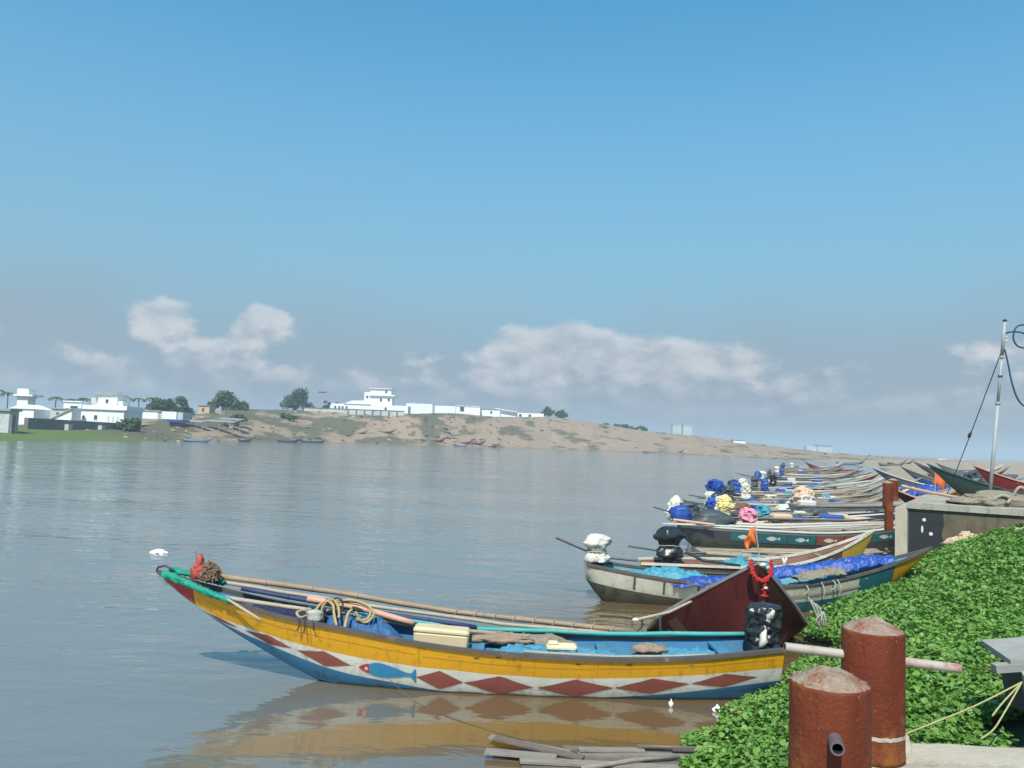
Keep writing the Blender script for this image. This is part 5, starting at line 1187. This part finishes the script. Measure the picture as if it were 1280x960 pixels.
shape = [(-1.0, 0.0, .10), (-.55, .72, .16), (.15, .92, .20), (.75, .55, .06), (1.05, 0.0, -.06), (.75, -.55, .06), (.15, -.92, .20), (-.55, -.72, .16), (0, 0, -.04)]
P0 = np.stack([xx, yy, zz], 1)
Vv = np.empty((n, 9, 3))
for k, (a, b_, c_) in enumerate(shape): Vv[:, k] = P0 + size[:, None] * (ax * a + bx * b_ + Nn * c_)
tri = []
for k in range(8): tri += [8, k, (k + 1) % 8]
idx = (np.arange(n)[:, None] * 9 + np.array(tri)[None, :]).ravel()
o = np_mesh('water_hyacinth', Vv.reshape(-1, 3), 3, idx, M_hyacinth, True)
tag(o, 'dense bright green water hyacinth covering the bank', 'plants', None, 'stuff')

# ------------------------------------------------------------------ buildings on the far shore
def wbox(x0, x1, y, z0, z1, depth, name, m, parent, dz=3.0):
    return MB().box(x0, x1, y, y + depth, z0 - dz, z1).build(name, m, parent)


def window(parent, x, y, z, w_, h_, m=None):
    o = MB().box(x - w_ / 2, x + w_ / 2, y - .05, y + .05, z, z + h_).build('window', m or M_dark, parent)
    MB().box(x - w_ / 2 - .12, x + w_ / 2 + .12, y - .18, y + .04, z - .14, z - .004).build('sill', M_limedirty, o)
    return o


def house(label, loc=(0, 0, 0), name='house', cat='house'): return thing(name, label, cat, loc)


h = house('grey-white house at the left edge above the grass'); wbox(-119.5, -109.4, 175, 2.1, 6.0, 3.4, 'wall', M_limedirty, h); MB().box(-120, -109.0, 174.5, 178.9, 6.0, 6.5).build('roof_slab', M_roofgrey, h); window(h, -112.4, 175, 3.9, 1.0, 1.2); MB().box(-115.6, -114.4, 174.9, 175.1, 1.8, 3.2).build('plinth', M_stone, h)
MB().box(-109.2, -108.6, 174.8, 176, 1, 5.2).build('corner_post', M_stone, h)
h = house('white tower house with wide roof slab at the far left', name='tower_house'); wbox(-151.2, -147.9, 245, 5, 11.7, 4, 'wall', M_lime, h); MB().box(-152, -146, 244, 250, 11.7, 12.2).build('balcony_slab', M_lime, h); wbox(-151.4, -147.9, 245, 12.2, 14.0, 4, 'upper_wall', M_lime, h, -.004)
h = house('white gabled house behind the grey-white one'); wbox(-140.2, -133.9, 225, 3.0, 7.6, 8, 'wall', M_lime, h)
MB().add([(-140.8, 224.6, 7.5), (-133.5, 224.6, 7.5), (-137.4, 224.6, 8.8), (-140.8, 234, 7.5), (-133.5, 234, 7.5), (-137.4, 234, 8.8)], [(0, 1, 2), (3, 5, 4), (0, 2, 5, 3), (1, 4, 5, 2), (0, 3, 4, 1)]).build('roof', M_lime, h)
h = house('low grey house between the gabled house and the stepped one'); wbox(-139.5, -132.3, 238, 4, 8.0, 6, 'wall', M_limedirty, h); MB().box(-139.8, -132, 237.6, 244.5, 8.0, 8.35).build('roof_slab', M_roofgrey, h); window(h, -134.5, 238, 5.8, 1.0, 1.2)
h = house('stepped white house left of the largest white building'); wbox(-135.2, -129.9, 242, 4, 10.4, 6, 'wall', M_lime, h); window(h, -132, 242, 8.0, 2.2, 1.2); MB().box(-135.4, -129.7, 241.6, 248.3, 10.4, 10.7).build('roof_slab', M_lime, h)
h = house('largest white building with a rooftop room among the left houses'); wbox(-129.8, -114.9, 238, 3.5, 8.1, 12, 'wall', M_lime, h)
MB().box(-127.9, -114.6, 239, 250, 8.1, 9.6).build('parapet', M_lime, h); MB().box(-130.1, -114.5, 237.6, 238.9, 8.1, 8.4).build('cornice', M_roofgrey, h)
up = MB().box(-127.0, -121.1, 246, 252, 9.6, 13.2).build('rooftop_room', M_lime, h); MB().add([(-128.3, 245.3, 12.9), (-120.9, 245.3, 13.2), (-126.6, 245.3, 14.2), (-122.2, 245.3, 14.0), (-128.3, 253, 12.9), (-120.9, 253, 13.2), (-126.6, 253, 14.2), (-122.2, 253, 14.0)], [(0, 1, 3, 2), (4, 6, 7, 5), (0, 2, 6, 4), (2, 3, 7, 6), (1, 5, 7, 3), (0, 4, 5, 1)]).build('roof', M_roofgrey, h)
MB().box(-129.6, -127.05, 247, 251, 9.6, 12.1).build('side_wing', M_limedirty, h); MB().box(-121.05, -119.6, 246.5, 251, 9.6, 11.3).build('side_wing', M_lime, h)
for x in (-119.4, -118.0, -116.6): MB().box(x - .15, x + .15, 237.92, 238.06, 4.8, 6.4).build('window', M_limedirty, h)
window(h, -126.8, 238, 5.6, .8, .8); window(h, -123.2, 238, 5.4, .9, 1.2); window(h, -124.2, 246, 10.6, .9, 1.1)
h = house('whitewashed stair block in front of the stepped house', name='stair_block', cat='building'); MB().add([(-132.8, 231, 2), (-126.5, 231, 2), (-126.5, 231, 8.4), (-132.8, 231, 5.2), (-132.8, 236, 2), (-126.5, 236, 2), (-126.5, 236, 8.4), (-132.8, 236, 5.2)], [(0, 1, 2, 3), (4, 7, 6, 5), (3, 2, 6, 7), (0, 3, 7, 4), (1, 5, 6, 2)]).build('stair_wall', M_lime, h); MB().obox((-129.4, 230.9, 6.4), (3.0, 0, 1.55), (0, .06, 0), (-.14, 0, .28)).build('stair_slope_board', M_stone, h)  # thin dark board sloping along the face of the stair wall
st = thing('stone_wall', 'dark rubble stone wall along the left shore', 'wall', (0, 0, 0))
MB().add([(-114.2, 190, -1), (-107.3, 226, -1), (-107.3, 226, 4.4), (-114.2, 190, 4.8), (-115.2, 190, -1), (-108.3, 226, -1), (-108.3, 226, 4.4), (-115.2, 190, 4.8)], [(0, 1, 2, 3), (5, 4, 7, 6), (3, 2, 6, 7), (0, 3, 7, 4), (1, 5, 6, 2)]).build('wall', M_stone, st)
for q in (.35, .68): MB().box(-114.2 + 6.9 * q - .1, -114.2 + 6.9 * q + .9, 190 + 36 * q - 1.2, 190 + 36 * q + .8, 0, 3.6).build('pier', M_limedirty, st)
h = house('long low off-white building right of the stone wall'); wbox(-131.4, -112.5, 275, 4.8, 9.0, 8, 'wall', M_limedirty, h); MB().box(-131.8, -120, 274.6, 284, 9.0, 9.5).build('roof_slab', M_roofgrey, h); MB().box(-119.5, -114.5, 274.4, 283, 6.6, 9.2).build('white_bay', M_lime, h); MB().box(-127.5, -121, 274.8, 275.1, 6.5, 8.8).build('white_bay', M_lime, h); window(h, -129.5, 275, 6.2, .9, 1.2)
h = house('small hut with blue tarpaulin roof at the shore', name='hut', cat='hut'); wbox(-108.4, -104.6, 255, 3.6, 5.4, 4, 'wall', M_brownhull, h); MB().obox((-106.3, 256.5, 5.9), (2.4, 0, .15), (0, 2.8, 0), (0, 0, .35)).build('tarp_roof', M_tarp, h)
h = house('small tan house beside the green tree'); wbox(-125, -120.5, 320, 9.5, 13.0, 6, 'wall', M_pinkstone, h); MB().box(-125.2, -120.3, 319.6, 326.4, 13.0, 13.3).build('roof_slab', M_roofgrey, h); window(h, -123, 320, 10.8, .9, 1.2)
# open sheds near the shore
for k, (x, y, z, w_, lab) in enumerate(((-104, 262, 4.2, 9, 'left'), (-98, 272, 4.6, 10, 'middle'), (-99, 285, 5.6, 8, 'right'))):
    h = house(f'{lab} open grey shed on the shore right of the blue-roofed hut', name='shed', cat='shed')
    MB().obox((x, y, z + 2.0), (w_ / 2, 0, -.1), (0, 2.5, .2), (0, 0, .12)).build('roof', M_roofgrey, h)
    for px_ in (-.45, 0, .45):
        MB().tube([(x + px_ * w_, y - 2.0, z - 3), (x + px_ * w_, y - 2.0, z + 1.8)], .14, 6).build('post', M_wood, h)
# hilltop house
h = house('white two-storey hilltop house with balcony and long wings', name='hilltop_house'); wbox(-90.8, -51.7, 402, 14.4, 19.0, 10, 'wall', M_lime, h)
MB().add([(-84, 401.6, 19.0), (-70.5, 401.6, 19.0), (-73, 401.6, 21.0), (-80, 401.6, 20.8), (-84, 412, 19.0), (-70.5, 412, 19.0), (-73, 412, 21.0), (-80, 412, 20.8)], [(0, 1, 2, 3), (4, 7, 6, 5), (3, 2, 6, 7), (0, 3, 7, 4), (1, 5, 6, 2)]).build('gable', M_lime, h)
MB().box(-71.5, -60.5, 404.5, 414, 19.0, 23.7).build('upper_storey', M_lime, h); MB().box(-72.0, -59.0, 403.4, 414.5, 23.7, 24.4).build('balcony_slab', M_lime, h); MB().box(-71.6, -61.0, 405, 413.5, 24.4, 27.3).build('top_storey', M_lime, h); MB().box(-74.5, -71.55, 405, 410, 19.0, 25.4).build('stair_tower', M_lime, h); MB().box(-72.0, -60.6, 404.2, 414, 27.3, 27.6).build('roof_slab', M_lime, h)
for x in (-88.3, -86.3, -84.6, -82.6): window(h, x, 402, 16.2, .9, 1.6)
for x, z, y in ((-66, 21.0, 404.5), (-62, 21.2, 404.5), (-63, 16.6, 402), (-73, 22.4, 405), (-63.5, 25.2, 405)): window(h, x, y, z, 1.0, 1.3)
for y, x0, x1, zb, zt, lab in ((440, -57.7, -43.4, 16, 22.0, 'tall plain white wall just right of the hilltop house'), (450, -42.9, -31.4, 17, 21.7, 'second plain white compound wall right of the hilltop house')):
    o = MB().box(x0, x1, y, y + .5, zb - 4, zt); wl = thing('compound_wall', lab, 'wall', (0, 0, 0)); o.build('wall', M_lime, wl); MB().box(x1 + .02, x1 + .5, y - .15, y + .65, zb - 4, zt + .3).build('pier', M_limedirty, wl)
wl = thing('terrace_wall', 'grey terrace wall under the hilltop house', 'wall', (0, 0, 0)); MB().box(-101.4, -52.4, 392, 392.8, 8, 15.9).build('wall', M_limedirty, wl); MB().box(-101.6, -52.2, 391.8, 393, 15.9, 16.2).build('coping', M_stone, wl)
for k in range(7): MB().box(-80 + 4 * k, -79.4 + 4 * k, 391.6, 391.99, 10, 15.6).build('buttress', M_stone, wl)
h = house('white house with a dark doorway among the hilltop walls'); wbox(-33.1, -18.7, 482, 18, 23.2, 8, 'wall', M_lime, h); window(h, -29.5, 482, 20.2, 2.4, 2.6); MB().box(-33.4, -18.4, 481.6, 490.5, 23.2, 23.5).build('roof_slab', M_lime, h)
h = house('low white house right of the one with dark doorway'); wbox(-18.3, -6.7, 487, 18, 22.0, 6, 'wall', M_lime, h); MB().box(-18.5, -6.5, 486.6, 493.5, 22.0, 22.3).build('roof_slab', M_roofgrey, h); window(h, -12, 487, 19.6, 1.2, 1.4)
h = house('low white house with pitched roof near the twin round trees'); wbox(-6.4, 20.8, 507, 18, 21.3, 6, 'wall', M_lime, h); MB().obox((-3, 509, 22.6), (7, 0, -1.0), (0, 4, 0), (0, 0, .25)).build('roof', M_lime, h); window(h, 6, 507, 19.0, 1.6, 1.6); window(h, 12, 507, 19.0, 1.6, 1.6)
for k, (x0, x1) in enumerate(((303.8, 320.3), (323.3, 339.8))):
    h = house(('left', 'right')[k] + ' of the twin pale towers hazy behind the dunes', name='twin_tower', cat='tower'); wbox(x0, x1, 1500, 6, 43.0, 16, 'wall', M_limedirty, h, 6); MB().box(x0 - .3, x1 + .3, 1499.5, 1516.5, 43.0, 46.5).build('roof_band', M_roofgrey, h)
    for z in (28, 35): MB().box(x0 + 1.5, x1 - 1.5, 1499.8, 1500.05, z, z + 2.4).build('window_band', M_limedirty, h)
h = house('tiny white hut on the low end of the dunes', name='hut', cat='hut'); wbox(139.4, 146.9, 500, 6.7, 9.0, 5, 'wall', M_lime, h); MB().box(139, 147.3, 499.6, 505.5, 9.0, 9.3).build('roof_slab', M_roofgrey, h)
h = house('hazy white building far off above the sand spit', name='distant_building', cat='building'); wbox(576, 603, 1500, 4, 16.0, 16, 'wall', M_limedirty, h); wbox(557, 575.9, 1505, 4, 13.6, 16, 'wing', M_limedirty, h); MB().box(575.5, 603.6, 1498, 1518, 16.0, 17.4).build('roof_slab', M_roofgrey, h)
ant = thing('antenna_frame', 'thin antenna frame beside the rounded hilltop tree', 'antenna', (-97.5, 400, 12))
for x in (0, 5.0): MB().tube([(x, 0, 0), (x, 0, 12.5 if x == 0 else 9)], .14, 6).build('mast', M_steel, ant)
MB().box(.6, 4.8, -.1, .1, 12.0, 12.5).build('cross_bar', M_shaft, ant)


# ------------------------------------------------------------------ trees
def tree(label, cx, cy, zb, w_, h_, m, seed, nclump=14, nleaf=900, name='tree'):
    r_ = random.Random(seed); t = thing(name, label, 'tree', (cx, cy, zb))
    mb = MB(); mb.tube([(0, 0, -2), (.1, 0, h_ * .25), (-.1, .1, h_ * .5), (0, 0, h_ * .8)], [w_ * .035, w_ * .03, w_ * .02, w_ * .008], 7)
    for k in range(5):
        a = r_.uniform(0, 6.28); mb.tube([(0, 0, h_ * .3), (w_ * .18 * math.cos(a), w_ * .18 * math.sin(a), h_ * .5), (w_ * .34 * math.cos(a), w_ * .34 * math.sin(a), h_ * .65)], [w_ * .016, w_ * .011, w_ * .005], 5)
    mb.build('trunk', M_bark, t)
    V = []; idx = []
    clumps = []
    for k in range(nclump):
        a = r_.uniform(0, 6.28); q = r_.random() ** .5
        zc_ = r_.uniform(.22, .92); rad = 1 - .75 * max(0, zc_ - .4)
        clumps.append((w_ * .42 * q * rad * math.cos(a), w_ * .38 * q * rad * math.sin(a), h_ * zc_, w_ * r_.uniform(.13, .23)))
    for k in range(int(nleaf * 2.4)):
        c = clumps[k % nclump]; d = Vector((r_.gauss(0, 1), r_.gauss(0, 1), r_.gauss(0, 1))).normalized() * r_.uniform(.35, 1.12) * c[3]
        p = Vector(c[:3]) + Vector((d.x, d.y, d.z * .8)); s_ = r_.uniform(.40, .80) * (w_ / 14) ** .5
        u = Vector((r_.gauss(0, 1), r_.gauss(0, 1), r_.gauss(0, .6))).normalized(); v = u.cross(Vector((r_.gauss(0, 1), r_.gauss(0, 1), r_.gauss(0, 1)))).normalized()
        o_ = len(V); V += [p - u * s_, p + v * s_ * .6, p + u * s_, p - v * s_ * .6]; idx += [o_, o_ + 1, o_ + 2, o_ + 3]
    o = np_mesh('crown', [tuple(v) for v in V], 4, idx, m); o.parent = t; struct(o, 'stuff')


def palm(label, cx, cy, zb, h_, seed, group='palms behind the left houses'):
    r_ = random.Random(seed); t = thing('palm_tree', label, 'palm', (cx, cy, zb), 0, group)
    lean = r_.uniform(-.8, .8)
    MB().tube([(0, 0, -2), (lean * .3, 0, h_ * .5), (lean, 0, h_)], [.22, .17, .13], 6).build('trunk', M_bark, t)
    mb = MB()
    for k in range(13):
        a = k / 13 * 6.28 + r_.uniform(-.2, .2); L_ = r_.uniform(2.2, 3.2); pr = None
        for q in range(6):
            u = q / 5; p = Vector((lean + L_ * u * math.cos(a), L_ * u * math.sin(a), h_ + .7 * u - 1.9 * u * u * r_.uniform(.8, 1.1)))
            if pr is not None:
                wv = Vector((-math.sin(a), math.cos(a), 0)) * .34 * (1 - .7 * u); dn = Vector((0, 0, -.28))
                mb.add([pr, p, p + wv + dn, pr + wv + dn], [(0, 1, 2, 3)]); mb.add([pr, p, p - wv + dn, pr - wv + dn], [(0, 1, 2, 3)])
            pr = p
    mb.build('crown', M_leafA, t)


tree('broad dark green tree behind the long off-white building', -130.5, 300, 7.0, 11, 8.6, M_leafA, 1)
tree('dark green tree overlapping the broad one on its right', -124.5, 303, 7.5, 8.5, 7.2, M_leafA, 2, 10, 650)
tree('lighter green rounded tree above the tan house', -122, 338, 11.0, 13, 8.0, M_leafB, 3)
tree('low green bush trailing right of the lighter green tree', -115.5, 342, 11.5, 8, 4.0, M_leafB, 4, 8, 500, 'bush')
tree('rounded hilltop tree left of the white hilltop house', -113, 420, 14.8, 16, 10.8, M_leafA, 5, 18, 1200)
tree('left one of the twin round trees on the dune crest', 24, 518, 18.5, 9, 7.6, M_leafA, 6, 10, 700)
tree('right one of the twin round trees on the dune crest', 32.5, 520, 18.2, 9, 7.0, M_leafA, 7, 10, 700)
for k, x in enumerate((68, 74, 80, 87, 93)):
    tree(('leftmost', 'second', 'third', 'fourth', 'rightmost')[k] + ' low shrub in the dark row on the far dune', x, 566, 14.2 - .2 * k, 8, 3.6 - .3 * (k > 2), M_leafA, 20 + k, 7, 380, 'shrub')
for k, (x, y, z, w_, h_, lab) in enumerate(((-105.5, 222, 2.2, 7, 3.4, 'green bush at the right end of the stone wall'), (-100, 296, 6.0, 8, 3.0, 'dull green bush on the slope right of the sheds'), (-92, 402, 15.5, 5, 5.5, 'small tree beside the antenna frame'), (-87.5, 404, 15.5, 4, 4.6, 'smallest dark tree left of the hilltop house'), (-96, 345, 9.5, 7, 2.0, 'low scrub patch below the rounded hilltop tree'))):
    tree(lab, x, y, z, w_, h_, M_leafB if k in (0, 1) else M_leafA, 40 + k, 7, 420, 'bush')
for k, (x, y, z, h_, lab) in enumerate(((-168, 262, 6, 8.2, 'leftmost palm at the left edge'), (-163.5, 260, 6, 7.2, 'second palm from the left edge'), (-158, 258, 6, 7.5, 'palm left of the white tower house'), (-155, 256, 6, 6.8, 'palm just behind the white tower house'), (-149, 262, 6, 6.4, 'low palm right of the white tower house'), (-143, 268, 6, 6.6, 'palm above the low grey house'), (-138, 288, 7, 7.2, 'palm just right of the largest white building'), (-134.5, 290, 7, 7.0, 'second palm right of the largest white building'), (-131, 291, 7, 7.4, 'palm beside the broad dark green tree'), (-145, 264, 6, 6.0, 'short palm between tower house and stepped house'))):
    palm(lab, x, y, z, h_, 60 + k)

# scattered scrub, driftwood and stones on the far slope
mb = MB()
for k in range(1500):
    c = rnd.randrange(per * 1, ncol - 1); j = rnd.randrange(1, 21); p = far_z.A[c * nr + j]
    if p[1] < 205 or rnd.random() < .2 + .5 * (p[0] > 10): continue
    s_ = rnd.uniform(.15, .55) * (1.0 if p[1] > 300 else .7); d = Vector((rnd.gauss(0, 1), rnd.gauss(0, .6), 0)).normalized()
    mb.bag((p[0] + rnd.uniform(-3, 3), p[1] + rnd.uniform(-2, 2), p[2] - .3), [(s_ * .7, 0), (s_, .3 * s_), (s_ * .6, .7 * s_ + .2), (.05, s_ * .8 + .25)], 2.6, 1, 6, .5, k, 0, 2, rnd.choice((0, 0, 1, 2)))
o = mb.build('scrub_and_debris', [mat('scrub', (.055, .07, .035), .9, .4, 1), M_stone, M_palewood]); struct(o, 'stuff')

# ------------------------------------------------------------------ haze over the estuary
hm_ = bpy.data.materials.new('haze'); hm_.use_nodes = True; hm_.node_tree.nodes.clear()
t = NT(hm_.node_tree); pv = t.node('ShaderNodeVolumePrincipled'); pv.inputs['Color'].default_value = (0.70, 0.79, 0.88, 1); pv.inputs['Density'].default_value = 0.00050; pv.inputs['Anisotropy'].default_value = 0.2
ou = t.node('ShaderNodeOutputMaterial'); t.t.links.new(pv.outputs[0], ou.inputs['Volume'])
o = MB().box(-6100, 6100, -100, 6100, -3.0, 56).build('haze', hm_); struct(o, 'stuff')
